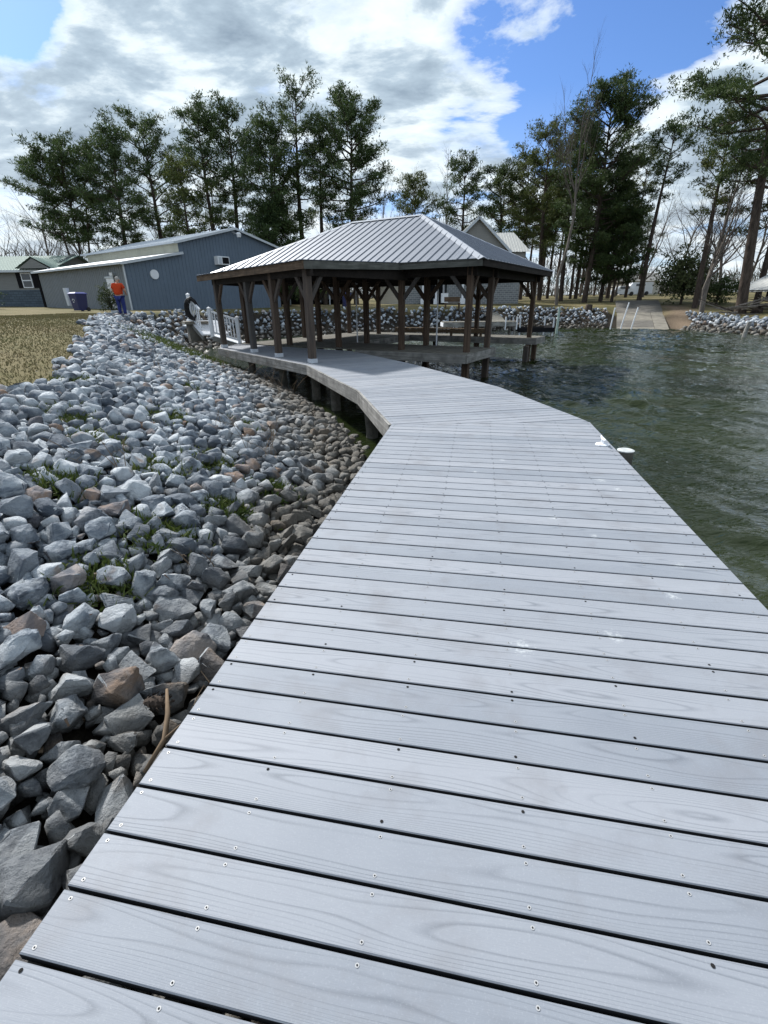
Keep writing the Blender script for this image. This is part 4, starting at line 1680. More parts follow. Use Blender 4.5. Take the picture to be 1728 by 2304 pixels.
BZ, BL = 1.9, 15.4
TR = 14.6
wall_panels([bp(0, 0, BZ), bp(TR, 0, BZ), bp(TR, 0, 7.15), bp(10.0, 0, 8.2), bp(4.6, 0, 6.85), bp(4.6, 0, 6.06), bp(0, 0, 5.2)], bp(0, 0, BZ), bp(TR, 0, BZ), barn, M['barnblue'])
wall_panels([bp(.02, BL, BZ), bp(.02, 0.02, BZ), bp(.02, 0.02, 5.2), bp(.02, BL, 5.2)], bp(.02, BL, BZ), bp(.02, 0.02, BZ), barn, M['barntan'])
wall_panels([bp(TR, 0.02, BZ), bp(TR, BL, BZ), bp(TR, BL, 7.1), bp(TR, 0.02, 7.1)], bp(TR, 0.02, BZ), bp(TR, BL, BZ), barn, M['barnblue'])
wall_panels([bp(4.6, BL, 6.0), bp(4.6, .02, 6.0), bp(4.6, .02, 6.8), bp(4.6, BL, 6.8)], bp(4.6, BL, 6.0), bp(4.6, .02, 6.0), barn, M['fibre'], 'clerestory_panel', .92, .15, .02, .06)
m = MB()
m.add([bp(0, BL, BZ), bp(TR, BL, BZ), bp(TR, BL, 7.1), bp(10, BL, 8.15), bp(4.6, BL, 6.8), bp(4.6, BL, 6.0), bp(0, BL, 5.2)], [tuple(range(7))])
m.build('back_wall', M['barnblue'], barn)
m = MB()
m.add([bp(-.35, -.35, 5.22), bp(4.75, -.35, 6.18), bp(4.75, BL + .3, 6.18), bp(-.35, BL + .3, 5.22)], [(0, 1, 2, 3)])
m.add([bp(-.35, -.35, 5.14), bp(4.75, -.35, 6.10), bp(4.75, BL + .3, 6.10), bp(-.35, BL + .3, 5.14)], [(3, 2, 1, 0)])
m.build('lean_to_roof', M['trim'], barn)
for (a_, b_) in (((4.25, 6.80), (10.0, 8.26)), ((15.1, 7.05), (10.0, 8.26))):
    plane_panels([bp(a_[0], -.3, a_[1]), bp(a_[0], BL + .3, a_[1]), bp(b_[0], BL + .3, b_[1]), bp(b_[0], -.3, b_[1])], bp(a_[0], -.3, a_[1]), bp(a_[0], BL + .3, a_[1]), barn, 'roof_panel', M['trim'])
for (a_, b_) in (((4.2, 6.76), (10.0, 8.2)), ((10.0, 8.2), (15.15, 6.98)), ((-.35, 5.12), (4.75, 6.08))):
    m = MB()
    m.beam(bp(a_[0], -.32, a_[1]), bp(b_[0], -.32, b_[1]), .05, .17)
    m.build('rake_trim', M['trim'], barn)
for (a_, b_) in (((-.37, -.35), (-.37, BL + .3)), ((4.2, -.3), (4.2, BL + .3))):
    z = 5.13 if a_[0] < 0 else 6.78
    m = MB()
    m.beam(bp(a_[0], a_[1], z), bp(b_[0], b_[1], z), .12, .13)
    m.build('gutter', M['trim'], barn)
m = MB()
m.beam(bp(-.06, -.06, BZ), bp(-.06, -.06, 5.1), .09, .09, 0, (1, 0, 0))
m.build('downspout', M['trim'], barn)
m = MB()
m.beam(bp(-.06, BL, BZ), bp(-.06, BL, 5.1), .16, .16, 0, (1, 0, 0))
m.build('corner_trim', M['dark'], barn)
# door in the side wall
m = MB()
m.beam(bp(-.06, 1.75, 3.2), bp(-.06, 2.85, 3.2), .05, 2.1)
dr = m.build('door', M['white'], barn)
m = MB()
m.beam(bp(-.10, 1.66, 4.32), bp(-.10, 2.95, 4.32), .06, .12)
m.build('door_head', M['trim'], dr)
m = MB()
m.box(bp(-.2, 1.62, 4.5), (.22, .22, .2))
m.build('door_lamp', M['white'], barn)
# air conditioner, flood light, round vent in the gable end
ac_ = MB()
Rb = Matrix.Rotation(math.atan2(.80, .60), 3, 'Z')
c = Vector(bp(8.3, -.25, 5.72))
ac_.box(c, (1.15, .5, .62), Rb)
aco = ac_.build('air_conditioner', M['white'], barn)
m = MB()
m.box(Vector(bp(8.48, -.515, 5.72)), (.62, .03, .46), Rb)
m.build('grille', M['dark'], aco)
m = MB()
m.box(Vector(bp(7.95, -.515, 5.72)), (.24, .03, .46), Rb)
m.build('side_grille', M['trim'], aco)
m = MB()
m.beam(bp(9.95, -.05, 7.82), bp(9.95, -.75, 7.86), .06, .06)
m.beam(bp(9.8, -.05, 7.95), bp(10.1, -.05, 7.95), .06, .06)
lamp = m.build('yard_light', M['galv'], barn)
m = MB()
q = Vector(bp(9.95, -.75, 7.86))
m.tube([q + Vector((0, 0, .02)), q + Vector((0, 0, -.1)), q + Vector((0, 0, -.34))], [.13, .2, .15], 10)
m.build('lamp_head', M['white'], lamp)
m = MB()
q = Vector(bp(2.2, 0, 4.5))
nn_ = -BWd
m.tube([q, q + nn_ * .10], [.33, .33], 18)
m.build('round_vent', M['white'], barn)

# ---- house with a green roof, far left
hg = thing('green_roofed_house', 'grey house with a pale green metal roof behind the lawn', 'house', (-40, 52, 2.5))
hx0, hx1, hy0, hy1 = -56.0, -32.6, 52.0, 62.0
gz0, gz1, gz2 = 2.3, 3.9, 5.65
lap_wall((hx0, hy0), (hx1, hy0), gz1, lambda f: gz2, hg, M['greywall'])
lap_wall((hx1, hy0), (hx1, hy1), gz1, lambda f: gz2 + 1.8 * (1 - abs(f - .5) * 2), hg, M['greywall'])
m = MB()
m.box(((hx0 + hx1) / 2, hy0 + .08, (gz0 + gz1) / 2), (hx1 - hx0, .3, gz1 - gz0))
m.box((hx1 - .08, (hy0 + hy1) / 2, (gz0 + gz1) / 2), (.3, hy1 - hy0 - .4, gz1 - gz0))
m.build('foundation', M['blockblue'], hg)
zr_ = 7.3
plane_panels([(hx0, hy0 - .5, gz2), (hx1 + .5, hy0 - .5, gz2), (hx1 + .5, 57, zr_), (hx0, 57, zr_)], (hx0, hy0 - .5, gz2), (hx1 + .5, hy0 - .5, gz2), hg, 'roof_panel', M['greenroof'], 1.8, .3)
plane_panels([(hx0, hy1 + .5, gz2), (hx1 + .5, hy1 + .5, gz2), (hx1 + .5, 57, zr_), (hx0, 57, zr_)], (hx1 + .5, hy1 + .5, gz2), (hx0, hy1 + .5, gz2), hg, 'roof_panel', M['greenroof'], 1.8, .3)
m = MB()
m.beam((hx0, hy0 - .52, gz2 - .1), (hx1 + .5, hy0 - .52, gz2 - .1), .05, .2)
m.build('gutter', M['trim'], hg)
m = MB()
m.add([(-35.2, 51.0, 5.75), (-31.6, 51.0, 5.75), (-33.4, 51.0, 6.75), (-35.2, 56, 5.75), (-31.6, 56, 5.75), (-33.4, 56, 6.75)], [(0, 2, 5, 3), (2, 1, 4, 5)])
pr = m.build('porch_roof', M['greenroof'], hg)
m = MB()
m.add([(-34.9, 51.1, 5.75), (-31.9, 51.1, 5.75), (-33.4, 51.1, 6.6)], [(0, 1, 2)])
m.build('porch_gable', M['greywall'], pr)
for x in (-32.0, -31.7):
    m = MB()
    m.box((x, 51.0, 4.3), (.12, .12, 2.9))
    m.build('porch_post', M['white'], hg)
wn_ = MB()
wn_.box((-34.95, hy0 - .05, 4.75), (1.0, .08, 1.35))
wo = wn_.build('window', M['white'], hg)
for z in (4.43, 5.06):
    m = MB()
    m.box((-34.95, hy0 - .10, z), (.8, .02, .52))
    m.build('pane', M['glass'], wo)
for x in (-35.72, -34.18):
    m = MB()
    m.box((x, hy0 - .05, 4.75), (.42, .06, 1.35))
    m.build('shutter', M['dark'], hg)

# ---- house behind the pavilion
hb = thing('block_house', 'two-storey house with block walls and a taupe gable behind the pavilion', 'house', (9, 58, 2.3))
lap_wall((7.2, 58.0), (13.6, 58.0), 5.0, lambda f: 7.4 + 2.95 * (1 - abs(f - .5) * 2), hb, M['gablewall'])
m = MB()
m.box((11.3, 58.1, 3.6), (8.0, .25, 3.0))
m.box((15.25, 61, 3.6), (.25, 6.0, 3.0))
m.build('block_wall', M['block'], hb)
m = MB()
m.box((3.85, 57.6, 3.6), (2.9, .25, 3.0))
m.box((5.2, 58.2, 3.6), (.22, 1.0, 3.0))
m.build('block_wall', M['block'], hb)
lap_wall((-.3, 60.0), (2.35, 57.6), 2.2, lambda f: 5.2, hb, M['tanwall'])
m = MB()
m.box((10.4, 58.0, 5.12), (10.1, .12, .22))
m.build('band_board', M['trim'], hb)
m = MB()
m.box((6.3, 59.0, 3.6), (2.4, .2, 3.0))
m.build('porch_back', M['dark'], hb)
for (x0, x1, s) in ((6.75, 10.4, 1), (14.05, 10.4, -1)):
    plane_panels([(x0, 57.6, 7.25), (x0, 66, 7.25), (x1, 66, 10.55), (x1, 57.6, 10.55)], (x0, 57.6, 7.25), (x0, 66, 7.25), hb, 'roof_panel', M['shingle'], 1.8, .3)
    m = MB()
    m.beam((x0, 57.58, 7.15), (x1, 57.58, 10.45), .06, .24)
    m.build('rake_board', M['trim'], hb)
plane_panels([(12.6, 58.6, 7.3), (16.4, 58.6, 7.3), (15.2, 62, 9.5), (12.0, 62, 9.5)], (12.6, 58.6, 7.3), (16.4, 58.6, 7.3), hb, 'roof_panel', M['shingle'], 1.8, .3)
m = MB()
m.box((14.6, 60.2, 6.2), (2.6, 2.6, 2.2))
m.build('side_wing', M['gablewall'], hb)
plane_panels([(-1.5, 57.2, 5.3), (7.0, 57.2, 5.3), (7.0, 61.5, 7.0), (-1.5, 61.5, 7.0)], (-1.5, 57.2, 5.3), (7.0, 57.2, 5.3), hb, 'roof_panel', M['shingle'], 1.8, .3)
for k, x in enumerate((4.55, 6.0, 8.9)):
    m = MB()
    m.box((x, 56.9, 3.65), (.20, .20, 2.9))
    po = m.build('porch_column', M['white'], hb)
    m = MB()
    m.box((x, 56.9, 2.42), (.52, .52, .55))
    m.build('column_base', M['white'], po)
for x, w_ in ((7.4, .9), (8.3, .9)):
    m = MB()
    m.box((x, 58.86, 3.5), (w_, .1, 2.2))
    dd = m.build('door', M['white'], hb)
    m = MB()
    m.box((x, 58.79, 3.65), (w_ * .62, .03, 1.5))
    m.build('pane', M['glass'], dd)
m = MB()
m.box((6.9, 56.6, 2.75), (.75, .5, .95))
tag(m.build('heat_pump', M['white']), 'white heat pump unit on the lawn by the block house porch', 'heat pump')

# ---- carport left of it, with a parked truck in the shade
cp = thing('carport_shed', 'cream sided shed with a dark open carport seen between the posts', 'shed', (-10, 60, 2.3))
lap_wall((-14.5, 60.0), (-8.2, 60.0), 3.45, lambda f: 5.4, cp, M['tanwall'])
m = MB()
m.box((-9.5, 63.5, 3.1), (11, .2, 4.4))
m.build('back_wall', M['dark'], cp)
m = MB()
m.add([(-15, 59.6, 5.4), (-3.4, 59.6, 5.4), (-3.4, 64, 6.6), (-15, 64, 6.6)], [(0, 1, 2, 3)])
m.add([(-15, 59.6, 5.3), (-3.4, 59.6, 5.3), (-3.4, 64, 6.5), (-15, 64, 6.5)], [(3, 2, 1, 0)])
m.build('roof', M['shingle'], cp)
for x in (-14.3, -12.6, -10.6, -8.4, -6.0, -3.7):
    m = MB()
    m.box((x, 60.1, 2.8 if x < -8 else 3.7), (.13, .13, 1.5 if x < -8 else 3.3))
    m.build('post', M['trim'], cp)
tk = thing('parked_truck', 'dark pickup truck parked in the shade of the carport', 'truck', (-5.6, 61, 2.3))
m = MB()
prof = [(-2.5, .5), (-2.5, 1.15), (-1.2, 1.2), (-.7, 1.85), (.7, 1.88), (1.1, 1.25), (2.5, 1.2), (2.55, .5)]
vs = [(-5.6 + p[0], 60.2, 2.3 + p[1]) for p in prof] + [(-5.6 + p[0], 62.0, 2.3 + p[1]) for p in prof]
k_ = len(prof)
m.add(vs, [tuple(range(k_)), tuple(range(2 * k_ - 1, k_ - 1, -1))] + [(i, k_ + i, k_ + (i + 1) % k_, (i + 1) % k_) for i in range(k_)])
m.build('body', simple('dark_paint', (0.02, 0.022, 0.028), 0.3, 0.5), tk)
for x in (-7.2, -4.1):
    m = MB()
    m.tube([(x, 60.12, 2.68), (x, 60.36, 2.68)], .37, 14)
    w_ = m.build('wheel', M['black'], tk)
    m = MB()
    m.tube([(x, 60.09, 2.68), (x, 60.13, 2.68)], .2, 10)
    m.build('rim', M['galv'], w_)
m = MB()
m.box((-5.6, 60.19, 3.88), (1.15, .02, .42))
m.build('side_window', M['glass'], tk)
m = MB()
m.box((-8.05, 60.6, 3.0), (.06, .25, .14))
m.build('tail_light', M['white'], tk)


def wheelie_bin(name, label, x, y, z, rz, s=1.0):
    """two-wheeled household bin: tapered body, rim, hinged lid, wheels, white emblem"""
    t = thing(name, label, 'bin', (x, y, z))
    R = Matrix.Rotation(rz, 3, 'Z')

    def P(px, py, pz):
        v = R @ Vector((px * s, py * s, 0))
        return (x + v.x, y + v.y, z + pz * s)
    m = MB()
    vs = [P(a * .26, b * .28, .06) for a, b in ((-1, -1), (1, -1), (1, 1), (-1, 1))] + [P(a * .33, b * .37, .98) for a, b in ((-1, -1), (1, -1), (1, 1), (-1, 1))]
    m.add(vs, [(3, 2, 1, 0), (0, 1, 5, 4), (1, 2, 6, 5), (2, 3, 7, 6), (3, 0, 4, 7)])
    m.build('body', M['binblue'], t)
    m = MB()
    vs = [P(a * .36, b * .40, .975) for a, b in ((-1, -1), (1, -1), (1, 1), (-1, 1))] + [P(a * .36, b * .40, 1.02) for a, b in ((-1, -1), (1, -1), (1, 1), (-1, 1))] + [P(a * .24, b * .26, 1.09) for a, b in ((-1, -1), (1, -1), (1, 1), (-1, 1))]
    m.add(vs, [(3, 2, 1, 0), (0, 1, 5, 4), (1, 2, 6, 5), (2, 3, 7, 6), (3, 0, 4, 7), (4, 5, 9, 8), (5, 6, 10, 9), (6, 7, 11, 10), (7, 4, 8, 11), (8, 9, 10, 11)])
    m.build('lid', M['binlid'], t)
    for sx in (-1, 1):
        m = MB()
        m.tube([P(sx * .27, .3, .12), P(sx * .33, .3, .12)], .12 * s, 12)
        m.build('wheel', M['black'], t)
    m = MB()
    m.tube([P(-.3, .42, .95), P(.3, .42, .95)], .018 * s, 6)
    m.build('handle', M['binblue'], t)
    m = MB()
    for k in range(3):
        a0 = RAD(90 + k * 120 + 14)
        pts = [(.10 * math.cos(a0 + RAD(q)), .10 * math.sin(a0 + RAD(q))) for q in range(0, 96, 16)]
        for (p, q) in zip(pts, pts[1:]):
            o_ = [(p[0] * f, p[1] * f) for f in (.72, 1.12)] + [(q[0] * f, q[1] * f) for f in (1.12, .72)]
            m.add([P(a, -.349, .62 + b) for a, b in o_], [(0, 1, 2, 3)])
    m.build('emblem', M['white'], t)
    return t


wheelie_bin('recycling_bin', 'dark blue wheeled recycling bin with a white emblem beside the metal barn', -18.7, 32.0, float(height(-18.7, 32.0)) - .02, RAD(-25))
wheelie_bin('recycling_bin', 'dark blue wheeled bin in the shade right of the parked truck', -3.3, 48.5, float(height(-3.3, 48.5)), RAD(10), 1.15)
m = MB()
m.tube([(-19.5, 32.3, 2.4), (-19.5, 32.3, 3.05), (-19.5, 32.3, 3.4)], [.13, .15, .16], 12)
tag(m.build('waste_bin', M['trim']), 'pale waste can standing left of the blue recycling bin', 'bin')

# ---- shed roof and lean-to at the right edge
sh = thing('open_shed', 'open shed with a pale sloping metal roof at the right edge', 'shed', (32.5, 44, 2.4))
m = MB()
m.add([(32.2, 42.0, 3.0), (38, 42.0, 6.1), (38, 47, 6.1), (32.2, 47, 3.0)], [(0, 1, 2, 3)])
m.add([(32.2, 42.0, 2.88), (38, 42.0, 5.98), (38, 47, 5.98), (32.2, 47, 2.88)], [(3, 2, 1, 0)])
m.beam((32.1, 41.97, 2.98), (38, 41.97, 6.12), .06, .16)
m.build('roof', M['shingle'], sh)
for x, zt_ in ((33.4, 3.5), (35.0, 4.7), (37.6, 5.8)):
    m = MB()
    m.box((x, 42.4, (2 + zt_) / 2), (.14, .14, zt_ - 2))
    m.build('post', M['post'], sh)
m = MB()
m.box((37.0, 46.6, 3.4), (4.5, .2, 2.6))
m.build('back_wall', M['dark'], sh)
# small far house and cars beyond the lawn
fh = thing('far_white_house', 'small far white house with a grey roof between the tree trunks', 'house', (47, 100, 3.5))
m = MB()
m.box((48.5, 100, 4.4), (7, 5, 2.4))
m.build('wall', M['tanwall'], fh)
m = MB()
m.add([(44.5, 97, 5.5), (52.5, 97, 5.5), (52.5, 103, 5.5), (44.5, 103, 5.5), (44.5, 100, 7.0), (52.5, 100, 7.0)], [(0, 1, 5, 4), (2, 3, 4, 5), (0, 4, 3), (1, 2, 5)])
m.build('roof', M['gablewall'], fh)
for x in (46.3, 50.2):
    m = MB()
    m.box((x, 97.46, 4.5), (1.0, .06, 1.1))
    m.build('window', M['glass'], fh)
for k, (x, y, lb) in enumerate(((40.2, 86, 'white car parked far off left of the leaning pine'), (43.2, 87, 'white van parked far off behind the leaning pine'))):
    t = thing('parked_car', lb, 'car', (x, y, 3.0))
    z = float(height(x, y))
    m = MB()
    prof = [(-2.1, .3), (-2.1, .85), (-1.2, .95), (-.6, 1.5), (.9, 1.5), (1.5, .98), (2.1, .85), (2.1, .3)]
    if k:
        prof = [(-2.2, .3), (-2.2, 1.0), (-1.8, 1.2), (-1.2, 2.0), (2.2, 2.05), (2.25, .3)]
    k_ = len(prof)
    m.add([(x + p[0], y, z + p[1]) for p in prof] + [(x + p[0], y + 1.7, z + p[1]) for p in prof], [tuple(range(k_)), tuple(range(2 * k_ - 1, k_ - 1, -1))] + [(i, k_ + i, k_ + (i + 1) % k_, (i + 1) % k_) for i in range(k_)])
    m.build('body', M['white'], t)
    for dx in (-1.3, 1.3):
        m = MB()
        m.tube([(x + dx, y - .05, z + .33), (x + dx, y + .2, z + .33)], .33, 10)
        m.build('wheel', M['black'], t)
    m = MB()
    m.box((x + .1, y - .02, z + (1.25 if not k else 1.6)), (1.5, .03, .35))
    m.build('side_window', M['glass'], t)

# ------------------------------------------------------------------ things on the far shore
fd = thing('far_dock', 'low grey dock with pale posts by the far riprap', 'dock', (7, 36.5, .9))
for k in range(26):
    m = MB()
    x = 4.5 + k * .2
    m.box((x, 36.9, 1.02), (.19, 1.7, .04))
    m.build('board', M['plank'], fd)
m = MB()
m.box((7.0, 36.0, .86), (5.2, .06, .26))
m.build('fascia_board', M['fascia'], fd)
m = MB()
m.box((4.4, 36.9, .86), (.06, 1.7, .26))
m.build('fascia_board', M['white'], fd)
for x in (4.5, 6.0, 7.8, 9.5):
    for y in (36.1, 37.6):
        m = MB()
        m.tube([(x, y, -1), (x, y, .95)], .08, 8)
        m.build('pile', M['fascia'], fd)
m = MB()
m.beam((8.6, 37.6, 1.0), (8.9, 41.6, 1.5), 1.1, .08)
m.build('gangplank', M['plank'], fd)
for dx in (-.4, .4):
    m = MB()
    m.tube([(9.2 + dx, 36.0, .5), (9.2 + dx, 36.0, 1.35)], .05, 8)
    m.build('bumper', M['white'], fd)
bl_ = thing('boat_lift', 'dark boat lift frame at the end of the far dock', 'boat lift', (10.8, 37, .6))
for (a_, b_) in (((9.8, 36.2, .45), (12.4, 36.2, .45)), ((9.8, 38.2, .45), (12.4, 38.2, .45)), ((9.9, 36.2, .5), (9.9, 38.2, .5)), ((12.3, 36.2, .5), (12.3, 38.2, .5))):
    m = MB()
    m.beam(a_, b_, .14, .3)
    m.build('beam', M['dark'], bl_)
for x, y in ((9.9, 36.2), (12.3, 36.2), (9.9, 38.2), (12.3, 38.2)):
    m = MB()
    m.tube([(x, y, -1), (x, y, 1.25)], .05, 8)
    m.build('leg', M['galv'], bl_)
for (x, y, h, lb) in ((13.55, 39.0, 1.9, 'pale green pole in the water right of the pavilion'),):
    m = MB()
    m.tube([(x, y, -1), (x, y, h * .6), (x, y, h)], [.09, .09, .085], 8)
    tag(m.build('marker_pole', simple('pale_green_paint', (.33, .42, .38), .6, .3)), lb, 'pole')
# chairs / benches on the lawn behind
for k, (x, y, lb) in enumerate(((6.3, 45.8, 'dark wooden bench on the far lawn left of the green post'), (9.3, 46.0, 'wooden picnic table on the far lawn right of the green post'))):
    z = float(height(x, y))
    t = thing('garden_bench' if k == 0 else 'picnic_table', lb, 'bench' if k == 0 else 'table', (x, y, z))
    m = MB()
    m.box((x, y, z + (.45 if k == 0 else .74)), (1.4, .5 if k == 0 else .8, .06))
    m.build('seat' if k == 0 else 'table_top', M['brownwood'], t)
    if k == 0:
        m = MB()
        m.box((x, y + .25, z + .75), (1.4, .05, .4))
        m.build('backrest', M['brownwood'], t)
    else:
        for s in (-1, 1):
            m = MB()
            m.box((x, y + s * .75, z + .44), (1.4, .26, .05))
            m.build('seat_board', M['brownwood'], t)
    for dx in (-.6, .6):
        for dy in (-.2, .2):
            m = MB()
            m.box((x + dx, y + dy, z + .2), (.09, .09, .5 if k == 0 else .98))
            m.build('leg', M['brownwood'], t)
# three white pipes by the boat ramp
for k, (u, v, h, lx, lb) in enumerate(((-1.0, -2.45, 1.75, .10, 'leftmost of the three white pipes in the water at the boat ramp'), (-1.2, -1.6, 2.15, .28, 'tallest, middle one of the three white pipes at the boat ramp'), (-.9, -.75, 1.75, .22, 'rightmost of the three white pipes in the water at the boat ramp'))):
    p = ramp_pt(u, v)
    m = MB()
    m.tube([(p[0] - lx * .6, p[1], -.8), (p[0], p[1], .4), (p[0] + lx, p[1], h)], .055, 8)
    tag(m.build('white_pipe', M['white']), lb, 'pipe', 'white pipes at the boat ramp')
# stub piles by the right bank
for (x, y, h, lb) in ((24.0, 33.2, .95, 'pale stub of a pile leaning in the water by the right bank'),):
    m = MB()
    m.tube([(x, y, -1), (x + .05, y, .3), (x + .15, y, h)], [.13, .13, .12], 10)
    tag(m.build('pile_stub', M['fascia']), lb, 'pile')
m = MB()
m.box((26.2, 33.0, .75), (1.6, .5, .10))
m.box((26.6, 33.0, .45), (.12, .12, .9))
tag(m.build('small_landing', M['fascia']), 'small pale plank landing on the stones at the right edge', 'landing')
# stumps
for (x, y, r, h, lb) in ((32.0, 43.5, .42, .62, 'dark cut stump on the sloping lawn at the right'), (20.6, 51.0, .35, .55, 'dark short stump at the top of the riprap left of the boat ramp')):
    z = float(height(x, y))
    m = MB()
    rg = random.Random(int(x))
    m.tube([(x, y, z - .2), (x, y, z + .1), (x + .04, y, z + h * .8), (x + .05, y, z + h)], [r * 1.25, r, r * .92, r * .85], 11)
    tag(m.build('tree_stump', M['bark'], None, True), lb, 'stump')
# brush pile
bp_ = thing('brush_pile', 'pile of pale cut branches and logs by the right shed', 'brush pile', (32.5, 41.5, 2.2))
rg = random.Random(9)
for k in range(46):
    x, y = 31.6 + rg.uniform(-2.8, 3.6), 42.8 + rg.uniform(-.9, .9)
    z = float(height(x, y))
    a_ = rg.uniform(-.5, .5) + (math.pi if rg.random() < .5 else 0)
    L = rg.uniform(1.0, 3.2)
    e = rg.uniform(-.05, .35)
    zz = z + rg.uniform(.05, .85)
    pts = []
    for j in range(5):
        f = j / 4
        pts.append((x + math.cos(a_) * L * f, y + math.sin(a_) * L * f * .6 + rg.uniform(-.05, .05), max(zz + e * L * f + rg.uniform(-.05, .05), z + .04)))
    r = rg.uniform(.02, .09)
    m = MB()
    m.tube(pts, [r, r * .9, r * .75, r * .55, r * .3], 6)
    m.build('branch', M['barkpale'] if rg.random() < .7 else M['bark'], bp_)

# ------------------------------------------------------------------ dry weed stalks among the stones
kw = 0
for (x, y, n_, h, lb) in ((-1.55, 5.9, 7, .75, 'tall dry weed stalks on the stones near the boardwalk bend'), (-2.15, 6.5, 6, .6, 'spindly dry stalks on the riprap left of the boardwalk bend'),
                      (-1.05, 7.2, 5, .5, 'short dry stalks at the foot of the riprap by the dark water'), (-3.05, 10.2, 6, .8, 'dry stalks half way along the riprap slope'),
                      (-2.3, 11.4, 7, .95, 'tall dry stalks on the stones in front of the fascia board'), (-3.1, 13.2, 8, 1.0, 'dense dry stalks at the fascia below the corner posts'),
                      (-4.6, 14.6, 8, .9, 'dry stalks on the riprap below the leftmost post'), (-1.35, 3.1, 5, .4, 'dry twigs on the stones left of the near planks'),
                      (-1.0, 1.75, 6, .28, 'dry twigs caught in a dark hollow beside the near planks'), (-4.3, 9.3, 6, .5, 'flattened dry stalks on the upper riprap'),
                      (-5.2, 11.3, 7, .55, 'dry grass stalks under the crest of the riprap'), (-6.9, 17.3, 8, .8, 'dry stalks in the weeds by the gangway'), (-2.6, 4.3, 5, .45, 'thin dry stalks in the middle of the near riprap')):
    z = float(height(x, y))
    t = thing('dry_weed', lb, 'weed', (x, y, z), 'dry weeds among the stones')
    rg = random.Random(300 + kw)
    kw += 1
    for k in range(n_):
        a_ = rg.uniform(0, 6.28)
        ln = rg.uniform(.15, .75)
        bx, by = x + rg.uniform(-.18, .18), y + rg.uniform(-.18, .18)
        hh = h * rg.uniform(.5, 1.1)
        pts = [(bx + math.cos(a_) * ln * hh * f * f, by + math.sin(a_) * ln * hh * f * f, z - .05 + hh * f * (1.05 - .3 * ln * f)) for f in (0, .25, .5, .75, 1)]
        m = MB()
        m.tube(pts, [.0042, .0037, .003, .0024, .0013], 4)
        for j in range(rg.randint(1, 4)):
            f = rg.uniform(.4, .9)
            i = int(f * 4)
            p = Vector(pts[i])
            d = Vector((rg.uniform(-1, 1), rg.uniform(-1, 1), rg.uniform(.2, 1))).normalized() * hh * rg.uniform(.15, .35)
            m.tube([p, p + d * .5 + Vector((0, 0, .01)), p + d], [.0024, .0018, .001], 4)
        m.build('stalk', M['dry'], t)
st = MB()
rg = random.Random(5)
st.tube([(-.99, 1.33, .62), (-.93, 1.42, .70), (-.95, 1.52, .74), (-1.0, 1.64, .76)], [.008, .012, .011, .006], 7)
st.tube([(-.93, 1.42, .70), (-.86, 1.44, .76)], [.007, .003], 6)
tag(st.build('stick', M['dry'], None, True), 'brown broken stick standing between stones beside the near planks', 'stick')
pc = thing('pine_cone', 'brown pine cone lying between the near stones', 'pine cone', (-1.12, 1.72, .60))
m = MB()
m.tube([(-1.17, 1.72, .60), (-1.13, 1.72, .605), (-1.08, 1.72, .60), (-1.05, 1.72, .595)], [.015, .028, .026, .008], 9)
m.build('core', M['bark'], pc)
for k in range(40):
    f = k / 40
    a_ = k * 2.4
    x = -1.17 + .12 * f
    r = .02 + .018 * math.sin(math.pi * (f * .9 + .08))
    p = Vector((x, 1.72 + r * math.cos(a_), .602 + r * math.sin(a_)))
    d = Vector((.012, math.cos(a_) * .012, math.sin(a_) * .012))
    s_ = Vector((0, -math.sin(a_), math.cos(a_))) * .009
    m = MB()
    m.add([p - s_, p + s_, p + d + s_ * .5, p + d - s_ * .5, p + d * .6 + Vector((.004, 0, 0))], [(0, 1, 2, 3), (0, 4, 1), (1, 4, 2), (2, 4, 3), (3, 4, 0)])
    m.build('scale', M['bark'], pc)

# ------------------------------------------------------------------ trees


def needle_mesh(C, spread, rg, tufts, blen, bwid, k=4):
    """C: clump centres; tufts of k blades spread round each"""
    n = len(C) * tufts
    P = np.repeat(C, tufts, 0) + rg.normal(0, 1, (n, 3)) * np.repeat(spread, tufts)[:, None] * np.array([1, 1, .55])
    base = rg.normal(0, .7, (n, 3)) + np.array([0, 0, .55])
    P = np.repeat(P, k, 0)
    D = np.repeat(base, k, 0) + rg.normal(0, .75, (n * k, 3))
    D /= np.linalg.norm(D, axis=1)[:, None] + 1e-9
    return kites(P, D, rg.uniform(.6, 1.2, n * k) * blen, rg.uniform(.7, 1.3, n * k) * bwid, rg)


